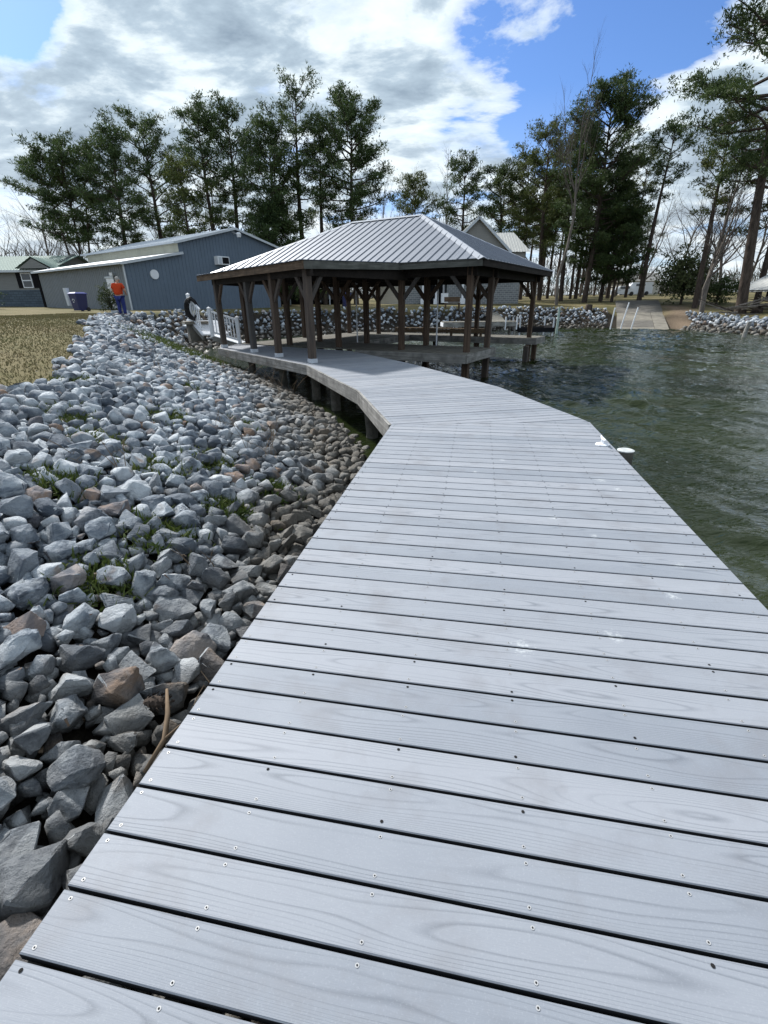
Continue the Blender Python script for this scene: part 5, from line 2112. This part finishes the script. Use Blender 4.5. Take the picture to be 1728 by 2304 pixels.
def pine(label, x, y, H, zcb, r, seed, lean=0.0, style='round', dense=1.0, mat='needle', group=None, stems=1, name='pine_tree', bark='bark', trunk=1.0):
    """H and zcb: heights of tip and lowest live branch above the ground; r: crown radius; lean: shift of the tip in x"""
    rg = np.random.default_rng(seed)
    z0 = float(height(x, y))
    t = thing(name, label, 'tree', (x, y, z0), group)
    tm, bm_, C, S = MB(), MB(), [], []
    for s_i in range(stems):
        if stems > 1:
            ox, oy = (s_i - (stems - 1) / 2) * r * .55, rg.uniform(-.8, .8)
            hs_ = H * (1 - .10 * abs(s_i - 1) * rg.random())
        else:
            ox = oy = 0
            hs_ = H
        r0 = (.0115 * H + .075) * trunk / math.sqrt(stems)
        bend = rg.normal(0, .012, 2) * H

        def tp(f):
            return Vector((x + lean * f ** 1.15 + ox * (.12 + .88 * f) + bend[0] * math.sin(math.pi * f), y + oy * f + bend[1] * math.sin(math.pi * f), z0 - .4 + (hs_ + .4) * f))
        fs = [0, .03, .1, .22, .36, .5, .64, .78, .9, 1]
        tm.tube([tp(f) for f in fs], [r0 * 1.35, r0 * 1.08, r0, r0 * .93, r0 * .82, r0 * .7, r0 * .55, r0 * .36, r0 * .18, .02], 9, 0, False)
        nb = int((19 + 1.5 * (H - zcb)) * dense / (1 if stems == 1 else 1.4))
        for k in range(nb):
            f = ((k + rg.random()) / nb) ** .92
            zf = (zcb + (hs_ - zcb) * f) / hs_
            if style == 'cone':
                pr = .16 + .95 * (1 - f) ** .8
            elif style == 'top':
                pr = .35 + .75 * math.sin(math.pi * min(1, .1 + .85 * f))
            else:
                pr = max(.18, math.sin(math.pi * (.17 + .76 * f)) ** .75)
            L = r * pr * rg.uniform(.55, 1.12)
            az = k * 2.399 + rg.normal(0, .35)
            el = RAD(-6 + 46 * f + rg.normal(0, 8))
            p0 = tp(zf)
            d = Vector((math.cos(az) * math.cos(el), math.sin(az) * math.cos(el), math.sin(el)))
            pts = [p0 + d * (L * q) + Vector((0, 0, (.16 if style != 'cone' else .02) * L * q * q)) + Vector(rg.normal(0, .03, 3)) * L * (q > 0) for q in (0, .3, .6, 1)]
            rb = min(.02 + .018 * L, r0 * .55)
            bm_.tube(pts, [rb, rb * .75, rb * .5, rb * .2], 5, 0, False)
            nt = int(2 + 1.75 * L * dense)
            for q in range(nt):
                g = rg.uniform(.38, 1.0)
                i = min(2, int(g * 3))
                a_, b_ = pts[i], pts[i + 1]
                p = a_.lerp(b_, min(1, g * 3 - i))
                sd_ = Vector(rg.normal(0, 1, 3))
                sd_.z = abs(sd_.z) * .5
                sd_.normalize()
                e = p + (sd_ * .7 + d * .5) * L * rg.uniform(.10, .30)
                bm_.tube([p, e], [rb * .3, .006], 3, 0, False)
                C.append(tuple(e))
                S.append(rg.uniform(.19, .37))
            C.append(tuple(pts[-1]))
            S.append(.35)
        for k in range(int(6 * (1 if style != 'cone' else 0))):
            f = rg.uniform(min(.3, .6 * zcb / hs_), zcb / hs_)
            p0 = tp(f)
            az = rg.uniform(0, 6.28)
            L = rg.uniform(.4, 1.6)
            bm_.tube([p0, p0 + Vector((math.cos(az) * L, math.sin(az) * L, rg.uniform(-.25, .35) * L))], [.028, .006], 4, 0, False)
    tm.build('trunk', M[bark], t, True)
    bm_.build('branches', M['bark'], t)['kind'] = 'stuff'
    V, F = needle_mesh(np.array(C), np.array(S), rg, 19, .34, .066, 3)
    link('crown', npmesh('crown', V, F, M[mat]), t)
    return t


def bare(label, x, y, H, seed, spread=.5, first=.35, lean=0.0, group=None, mat='twig', bark=None, depth=5, name='bare_tree', thick=1.0, fork=0.0):
    rg = random.Random(seed)
    z0 = float(height(x, y))
    t = thing(name, label, 'tree', (x, y, z0), group)
    tm, bm_ = MB(), MB()
    r0 = (.009 * H + .06) * thick

    def grow(p, d, L, r, lev, mb):
        n = 4 if lev < 2 else 3
        pts, rr = [p], [r]
        dd = d.copy()
        for k in range(n):
            dd = (dd + Vector((rg.gauss(0, .13), rg.gauss(0, .13), rg.gauss(.06, .08)))).normalized()
            pts.append(pts[-1] + dd * (L / n))
            rr.append(r * (1 - .55 * (k + 1) / n))
        mb.tube(pts, rr, 7 if lev == 0 else (5 if lev < 3 else 3), 0, False)
        if lev >= depth or r < .006:
            return
        kids = rg.randint(3, 5) if lev else rg.randint(6, 9)
        for k in range(kids):
            f = rg.uniform(first if lev == 0 else .25, 1.0)
            i = min(n - 1, int(f * n))
            q = pts[i].lerp(pts[i + 1], f * n - i)
            ax = Vector((rg.gauss(0, 1), rg.gauss(0, 1), rg.gauss(0, .4)))
            ax = (ax - dd * ax.dot(dd)).normalized()
            nd = (dd + ax * rg.uniform(.45, 1.0) * (spread / .5)).normalized()
            grow(q, nd, L * rg.uniform(.38, .62) * (1.1 - .35 * f if lev == 0 else 1), rr[i] * rg.uniform(.4, .6), lev + 1, bm_)
        grow(pts[-1], dd, L * .5, rr[-1], lev + 1, bm_)
    d0 = Vector((lean / H, 0, 1)).normalized()
    grow(Vector((x, y, z0 - .3)), d0, H * .66, r0, 0, tm)
    if fork:
        grow(Vector((x, y, z0 + .6)), Vector((fork, .1, 1)).normalized(), H * .55, r0 * .7, 1, tm)
    tm.build('trunk', M[bark or mat], t, True)
    bm_.build('branches', M[mat], t)['kind'] = 'stuff'
    return t


PW = 'pines behind the metal barn'
pine('three-stemmed dark pine at the far left of the pine row', -34.0, 60, 15.3, 6.4, 3.9, 1, .6, 'round', 1.25, 'needle', PW, 3)
pine('broad dark pine just right of the three-stemmed pine', -27.7, 58, 15.4, 6.0, 3.4, 2, .9, 'round', 1.35, 'needle', PW)
pine('thin-topped pine second right of the three-stemmed pine', -25.6, 62.5, 17.4, 5.2, 3.9, 3, .2, 'top', 1.2, 'needle', PW)
pine('short olive pine left of the tall twin pines', -19.6, 55.5, 12.4, 6.6, 2.6, 4, .2, 'round', .95, 'needle2', PW)
pine('left one of the tall twin pines above the barn ridge', -17.9, 60, 17.9, 7.6, 3.5, 5, -.6, 'round', 1.2, 'needle', PW)
pine('right one of the tall twin pines above the barn ridge', -16.9, 61.5, 18.7, 7.6, 3.6, 6, 1.1, 'round', 1.2, 'needle', PW)
pine('dense dark pine with branches to the ground right of the barn gable', -11.5, 58, 15.7, 4.4, 3.9, 7, .5, 'round', 1.55, 'needle', PW)
pine('low dense young pine under the tall slender pine', -11.0, 56.0, 9.2, 1.4, 3.9, 71, .2, 'cone', 1.9, 'needle', PW)
pine('tallest slender pine with a small feathery top', -8.3, 60, 19.7, 8.0, 3.4, 8, 0.0, 'top', .85, 'needle', PW)
pine('thin pole-like pine beside the tallest slender pine', -6.5, 60, 16.6, 9.6, 2.5, 9, .4, 'round', .95, 'needle', PW)
pine('broad-crowned pine rising above the left end of the pavilion ridge', -2.8, 58, 17.6, 7.4, 4.5, 10, .1, 'round', 1.6, 'needle', PW)
PB = 'pines behind the pavilion'
pine('small rounded pine just above the pavilion ridge', 4.7, 75, 14.2, 7.6, 3.3, 11, 0, 'round', 1.2, 'needle2', PB)
pine('open-crowned pine above the right end of the pavilion ridge', 11.3, 75, 16.4, 8.3, 3.7, 12, 0, 'round', 1.1, 'needle', PB)
pine('greyish pine behind the taupe gable', 16.8, 76, 15.4, 5.8, 4.1, 13, -.8, 'round', 1.1, 'needle', PB)
PR = 'pines between the block house and the boat ramp'
pine('olive pine left of the tall bare tree', 20.4, 76, 16.8, 6.6, 4.5, 14, -.6, 'round', 1.2, 'needle2', PR)
pine('tall thin pine just left of the tall bare tree', 21.4, 70, 18.6, 7.6, 4.3, 15, -.9, 'round', 1.15, 'needle2', PR)
pine('pine behind the tall bare tree trunk', 23.3, 67, 16.9, 5.2, 4.3, 16, -.4, 'round', 1.25, 'needle2', PR)
pine('largest dense pine right of the tall bare tree', 24.4, 62, 19.9, 4.2, 5.2, 17, -.2, 'round', 1.9, 'needle', PR)
pine('dense pine filling the right flank of the largest pine', 27.6, 65, 14.6, 2.6, 4.0, 18, .2, 'cone', 1.8, 'needle', PR)
pine('low spreading pine left of the leaning pine', 27.9, 62.5, 8.5, 2.2, 3.6, 181, .2, 'round', 1.5, 'needle', PR)
pine('slim leaning pine with foliage only near its top', 30.0, 60, 16.4, 10.6, 2.2, 19, .5, 'top', .8, 'needle', PR)
PE = 'pines at the right edge'
pine('big pine at the right edge with long hanging boughs', 31.0, 44, 23.5, 9.5, 6.6, 20, -2.4, 'round', 1.5, 'needle', PE, 1, 'pine_tree', 'bark', 1.15)
pine('second pine trunk just left of the big right-edge pine', 31.2, 51, 15.5, 8.0, 2.9, 21, -.6, 'round', .9, 'needle2', PE)
pine('pine half cut off by the right edge behind the shed', 36.5, 50, 17.0, 6.5, 4.2, 22, -.4, 'round', 1.2, 'needle2', PE)
# wood further back: pole-like trunks
protoA = pine('pole pine in the wood between the block house and the boat ramp', 19.0, 86, 16.5, 9.5, 2.6, 31, .2, 'round', .8, 'needle2', 'pole pines in the wood behind')
protoB = pine('pole pine in the wood between the block house and the boat ramp', 27.0, 88, 15.0, 8.5, 2.4, 32, -.2, 'top', .8, 'needle', 'pole pines in the wood behind')
rg = random.Random(77)
for k in range(16):
    px = 20 + k * 1.25 + rg.uniform(-.7, .7)
    py = rg.uniform(72, 100)
    px = px * py / 80
    copy_thing((protoA, protoB)[k % 2], (px, py, float(height(px, py)) - .1), rg.uniform(0, 6.28), (rg.uniform(.75, 1.05), rg.uniform(.78, 1.1)),
               'pole pine in the wood between the block house and the boat ramp' if px / py < .36 else 'pole pine in the wood right of the leaning pine', 'pole pines in the wood behind')

bare('tall bare pale-trunked tree rising above the right-hand pines', 19.6, 57.5, 18.2, 41, .30, .6, -.3, None, 'twig', 'barkpale', 5, 'bare_tree', .85)
bare('bare forked tree with a pale trunk at the shore right of the boat ramp', 29.6, 47.2, 10.5, 42, .62, .3, -.8, None, 'twig', 'barkpale', 5, 'bare_tree', 1.6, -.35)
bare('slender bare tree beside the magnolia', 33.5, 54, 10.5, 45, .5, .3, 0, None, 'twig', None, 5)
bl1 = bare('bare grey tree in the wood at the far left', -51, 80, 15.5, 43, .5, .3, 0, 'bare trees of the winter wood', depth=5)
bl2 = bare('bare grey tree in the wood behind the pavilion roof', 6.8, 95, 17.5, 44, .42, .35, 0, 'bare trees of the winter wood', depth=5)
bl3 = bare('bare grey tree in the wood right of the boat ramp', 36, 80, 12.5, 46, .6, .25, 0, 'bare trees of the winter wood', depth=5)
spots = [(-60, 84), (-56, 74), (-47, 78), (-44, 88), (-39, 72), (-66, 80), (-33, 78), (-22, 74), (-15, 80), (-9, 86), (-4, 82), (1, 78), (3, 92), (9, 88), (13, 96), (16, 90), (-1, 96),
         (38, 75), (44, 80), (47, 72), (50, 84), (53, 76), (40, 95), (46, 92), (48, 62), (33, 86), (52, 66)]
for k, (px, py) in enumerate(spots):
    copy_thing((bl1, bl2, bl3)[k % 3], (px, py, float(height(px, py)) - .1), rg.uniform(0, 6.28), (rg.uniform(.8, 1.15), rg.uniform(.7, 1.05)),
               'bare grey tree in the wood at the far left' if px < -30 else ('bare grey tree in the wood behind the pavilion roof' if px < 25 else 'bare grey tree in the wood right of the boat ramp'), 'bare trees of the winter wood')

# far-off wood closing the horizon
nf = 30000
ang = rng.uniform(-1.05, 1.02, nf)
rad_ = rng.uniform(112, 165, nf)
hh_ = np.abs(rng.normal(0, 1, nf))
P = np.stack([np.sin(ang) * rad_ * 1.15, np.cos(ang) * rad_, np.zeros(nf)], -1)
hmax = 5.5 + 2.5 * np.sin(ang * 9) + 1.8 * np.sin(ang * 23 + 1)
P[:, 2] = height(P[:, 0], P[:, 1]) - .5 + rng.random(nf) ** 1.3 * np.maximum(hmax, 3)
Dv = rng.normal(0, .45, (nf, 3)) + np.array([0, 0, 1.0])
Dv /= np.linalg.norm(Dv, axis=1)[:, None]
V, F = blades(P, Dv, rng.uniform(.8, 3.0, nf), rng.uniform(.05, .22, nf), rng)
M['farwood'] = leaf_mat('far_winter_wood', (0.060, 0.052, 0.046), (0.085, 0.076, 0.068), (0.060, 0.066, 0.048), .1)
tag(link('far_wood', npmesh('far_wood', V, F, M['farwood'])), 'far-off grey winter wood closing the horizon', 'wood', kind='stuff')


def leafy(name, label, x, y, rx, rz, zc_, n, blen, bwid, mat, cat, seed, trunk_r=.08, group=None, flat=1.0):
    """broadleaf evergreen: trunk, limbs, and leaves in clumps through the crown"""
    rg = np.random.default_rng(seed)
    z0 = float(height(x, y))
    t = thing(name, label, cat, (x, y, z0), group)
    tm = MB()
    C = []
    for k in range(int(n / 30)):
        d = rg.normal(0, 1, 3)
        d /= np.linalg.norm(d)
        q = rg.random() ** .4
        c = np.array([x, y, z0 + zc_]) + d * q * np.array([rx, rx, rz]) * (1 + .22 * math.sin(5 * d[0] + seed) * math.cos(4 * d[2]))
        if c[2] < z0 + .05:
            c[2] = z0 + .05 + rg.random() * .2
        C.append(c)
    C = np.array(C)
    tm.tube([(x, y, z0 - .2), (x, y, z0 + zc_ * .6), (x + .05, y, z0 + zc_ + rz * .4)], [trunk_r, trunk_r * .8, trunk_r * .3], 7, 0, False)
    for k in range(0, len(C), 6):
        tm.tube([(x, y, z0 + zc_ * .5), tuple((np.array([x, y, z0 + zc_ * .6]) + C[k]) / 2), tuple(C[k])], [trunk_r * .4, trunk_r * .25, .008], 4, 0, False)
    tm.build('trunk', M['bark'], t)
    V, F = needle_mesh(C, np.full(len(C), min(rx, rz) * .13), rg, 10, blen, bwid, 3)
    link('crown', npmesh('crown', V, F, M[mat]), t)
    return t


leafy('magnolia_tree', 'glossy evergreen magnolia tree on the lawn right of the boat ramp', 32.6, 56, 2.6, 2.5, 2.9, 9000, .26, .13, 'magleaf', 'tree', 51, .14)
leafy('evergreen_bush', 'dark evergreen bush between magnolia and right-edge pines', 35.2, 54, 1.9, 1.5, 1.4, 5000, .2, .08, 'needle', 'bush', 52, .1)
leafy('garden_bush', 'small green bush left of the man in the red shirt', -13.45, 25.6, .58, .72, .66, 3600, .11, .022, 'bushleaf', 'bush', 53, .04)
leafy('garden_bush', 'dark round bush at the left edge in front of the green-roofed house', -29.5, 38.0, 1.5, 1.1, 1.0, 5000, .12, .05, 'needle', 'bush', 54, .08)
leafy('evergreen_bush', 'low evergreen behind the barn roof left of the three-stemmed pine', -34.5, 66, 3.0, 3.0, 3.0, 5000, .3, .08, 'needle', 'bush', 55, .1)
leafy('red_leaf_bush', 'dark bare bush at the foot of the broad-crowned pine', -2.0, 70, 1.8, 2.4, 8.0, 3500, .3, .06, 'farwood', 'bush', 56, .12)

# ------------------------------------------------------------------ man in a red shirt, seen from behind
px_, py_ = -12.62, 25.0
pz_ = float(height(px_, py_)) + .03
man = thing('person', 'man in a red-orange shirt and blue jeans bending his head, seen from behind', 'person', (px_, py_, pz_))


def skin(name, joints, edges, parent, mat, sub=2):
    me = bpy.data.meshes.new(name)
    keys = list(joints)
    me.from_pydata([joints[k][0] for k in keys], [(keys.index(a), keys.index(b)) for a, b in edges], [])
    o = link(name, me, None)
    md = o.modifiers.new('skin', 'SKIN')
    md.use_smooth_shade = True
    sv = me.skin_vertices[0].data if me.skin_vertices else None
    if sv is None:
        bm = bmesh.new()
        bm.from_mesh(me)
        bm.verts.layers.skin.verify()
        bm.to_mesh(me)
        bm.free()
        sv = me.skin_vertices[0].data
    for i, k in enumerate(keys):
        r = joints[k][1]
        sv[i].radius = r if isinstance(r, tuple) else (r, r)
        sv[i].use_root = (i == 0)
    sb = o.modifiers.new('sub', 'SUBSURF')
    sb.levels = sb.render_levels = sub
    dg = bpy.context.evaluated_depsgraph_get()
    me2 = bpy.data.meshes.new_from_object(o.evaluated_get(dg))
    bpy.data.objects.remove(o)
    me2.materials.clear()
    me2.materials.append(mat)
    me2.polygons.foreach_set('use_smooth', [True] * len(me2.polygons))
    o2 = link(name, me2, parent)
    o2.location = (px_, py_, pz_)
    return o2


J = {'pel': ((0, 0, .93), (.16, .12)), 'sp1': ((0, .01, 1.10), (.155, .115)), 'sp2': ((0, .03, 1.30), (.18, .12)), 'nk': ((0, .06, 1.47), .062), 'hd0': ((0, .11, 1.55), (.072, .085)), 'hd1': ((0, .15, 1.64), (.082, .095)), 'hd2': ((0, .17, 1.71), (.055, .06)),
     'shl': ((-.19, .03, 1.40), .075), 'ell': ((-.30, .06, 1.13), .052), 'wrl': ((-.20, .27, 1.02), .034), 'pal': ((-.16, .34, 1.02), (.045, .02)),
     'shr': ((.19, .03, 1.40), .075), 'elr': ((.31, .05, 1.13), .052), 'wrr': ((.22, .26, 1.00), .034), 'par': ((.18, .33, 1.00), (.045, .02)),
     'hil': ((-.10, 0, .88), .105), 'knl': ((-.115, .03, .50), .068), 'anl': ((-.12, -.01, .09), .045), 'tol': ((-.14, .15, .03), (.042, .03)),
     'hir': ((.10, 0, .88), .105), 'knr': ((.11, .04, .50), .068), 'anr': ((.12, 0, .09), .045), 'tor': ((.15, .16, .03), (.042, .03))}
Ed = [('pel', 'sp1'), ('sp1', 'sp2'), ('sp2', 'nk'), ('nk', 'hd0'), ('hd0', 'hd1'), ('hd1', 'hd2'), ('sp2', 'shl'), ('shl', 'ell'), ('ell', 'wrl'), ('wrl', 'pal'), ('sp2', 'shr'), ('shr', 'elr'), ('elr', 'wrr'), ('wrr', 'par'),
      ('pel', 'hil'), ('hil', 'knl'), ('knl', 'anl'), ('anl', 'tol'), ('pel', 'hir'), ('hir', 'knr'), ('knr', 'anr'), ('anr', 'tor')]
for sd_, w_ in (('l', -1), ('r', 1)):
    p = Vector(J['pa' + sd_][0])
    for q, (dx, dl) in enumerate(((-.030, .060), (-.010, .072), (.010, .068), (.030, .054))):
        J[f'f{sd_}{q}a'] = ((p.x + dx, p.y + .045, p.z - .005), .0095)
        J[f'f{sd_}{q}b'] = ((p.x + dx, p.y + .045 + dl * .5, p.z - .02), .009)
        J[f'f{sd_}{q}c'] = ((p.x + dx, p.y + .045 + dl * .75, p.z - .05), .008)
        Ed += [('pa' + sd_, f'f{sd_}{q}a'), (f'f{sd_}{q}a', f'f{sd_}{q}b'), (f'f{sd_}{q}b', f'f{sd_}{q}c')]
    J[f't{sd_}a'] = ((p.x - w_ * .045, p.y + .0, p.z), .011)
    J[f't{sd_}b'] = ((p.x - w_ * .06, p.y + .035, p.z - .01), .009)
    Ed += [('pa' + sd_, f't{sd_}a'), (f't{sd_}a', f't{sd_}b')]
skin_m = simple('skin', (0.40, 0.23, 0.16), 0.55, 0.3, 0.08, 20)
skin('body', J, Ed, man, skin_m)
g_ = lambda k, s: (J[k][0], tuple(q * s for q in J[k][1]) if isinstance(J[k][1], tuple) else J[k][1] * s)
JS = {'sp2': ((0, .02, 1.28), (.235, .165)), 'sp1': ((0, 0, 1.08), (.215, .16)), 'pel': ((0, -.01, .92), (.215, .165)), 'nk': ((0, .05, 1.43), (.10, .09)), 'shl': ((-.20, .03, 1.39), .105), 'ul': ((-.27, .045, 1.21), .088),
      'shr': ((.20, .03, 1.39), .105), 'ur': ((.275, .04, 1.21), .088)}
skin('shirt', JS, [('sp2', 'sp1'), ('sp1', 'pel'), ('sp2', 'nk'), ('sp2', 'shl'), ('shl', 'ul'), ('sp2', 'shr'), ('shr', 'ur')], man, simple('red_orange_cloth', (0.46, 0.052, 0.016), 0.85, 0.15, 0.15, 6))
JT = {'pel': ((0, 0, .92), (.185, .14)), 'hil': ((-.105, 0, .84), .125), 'knl': ((-.118, .03, .50), .09), 'anl': ((-.122, -.005, .10), .078), 'hir': ((.105, 0, .84), .125), 'knr': ((.112, .04, .50), .09), 'anr': ((.122, .005, .10), .078)}
skin('jeans', JT, [('pel', 'hil'), ('hil', 'knl'), ('knl', 'anl'), ('pel', 'hir'), ('hir', 'knr'), ('knr', 'anr')], man, simple('blue_denim', (0.030, 0.042, 0.16), 0.9, 0.15, 0.25, 8))
for s in (-1, 1):
    m = MB()
    m.tube([(s * .122, -.09, .035), (s * .125, -.03, .05), (s * .13, .08, .045), (s * .145, .19, .03)], [.035, .052, .05, .03], 9)
    so_ = m.build('shoe', M['trim'], man, True)
    so_.location = (px_, py_, pz_)
m = MB()
pts_ = []
hc = Vector((0, .155, 1.655))
n1, n2 = 7, 12
for i in range(n1):
    th_ = RAD(6 + i * 13)
    for j in range(n2):
        ph = 2 * math.pi * j / n2
        v = Vector((.095 * math.sin(th_) * math.cos(ph), .108 * math.sin(th_) * math.sin(ph) - .012, .118 * math.cos(th_)))
        v = Matrix.Rotation(RAD(38), 3, 'X') @ v
        pts_.append(tuple(hc + v))
m.add(pts_, [(i * n2 + j, i * n2 + (j + 1) % n2, (i + 1) * n2 + (j + 1) % n2, (i + 1) * n2 + j) for i in range(n1 - 1) for j in range(n2)] + [tuple(range(n2 - 1, -1, -1))])
ho = m.build('hair', simple('grey_hair', (0.34, 0.32, 0.30), 0.8, 0.2, 0.2, 30), man, True)
ho.location = (px_, py_, pz_)
# face (turned away from the lake): eyes, nose, mouth, ears
for nm, c, s in (('nose', (0, .265, 1.615), (.028, .04, .045)), ('mouth', (0, .232, 1.565), (.05, .012, .012)), ('eye', (-.033, .248, 1.645), (.022, .012, .012)), ('eye', (.033, .248, 1.645), (.022, .012, .012)), ('ear', (-.088, .15, 1.62), (.018, .045, .065)), ('ear', (.088, .15, 1.62), (.018, .045, .065))):
    m = MB()
    m.tube([(c[0] - s[0] / 2, c[1], c[2]), (c[0], c[1], c[2]), (c[0] + s[0] / 2, c[1], c[2])], [s[2] * .25, s[2] * .5, s[2] * .25], 8)
    oo = m.build(nm, skin_m if nm in ('nose', 'ear') else M['dark'], man, True)
    oo.location = (px_, py_, pz_)
man.rotation_euler = (0, 0, 0)
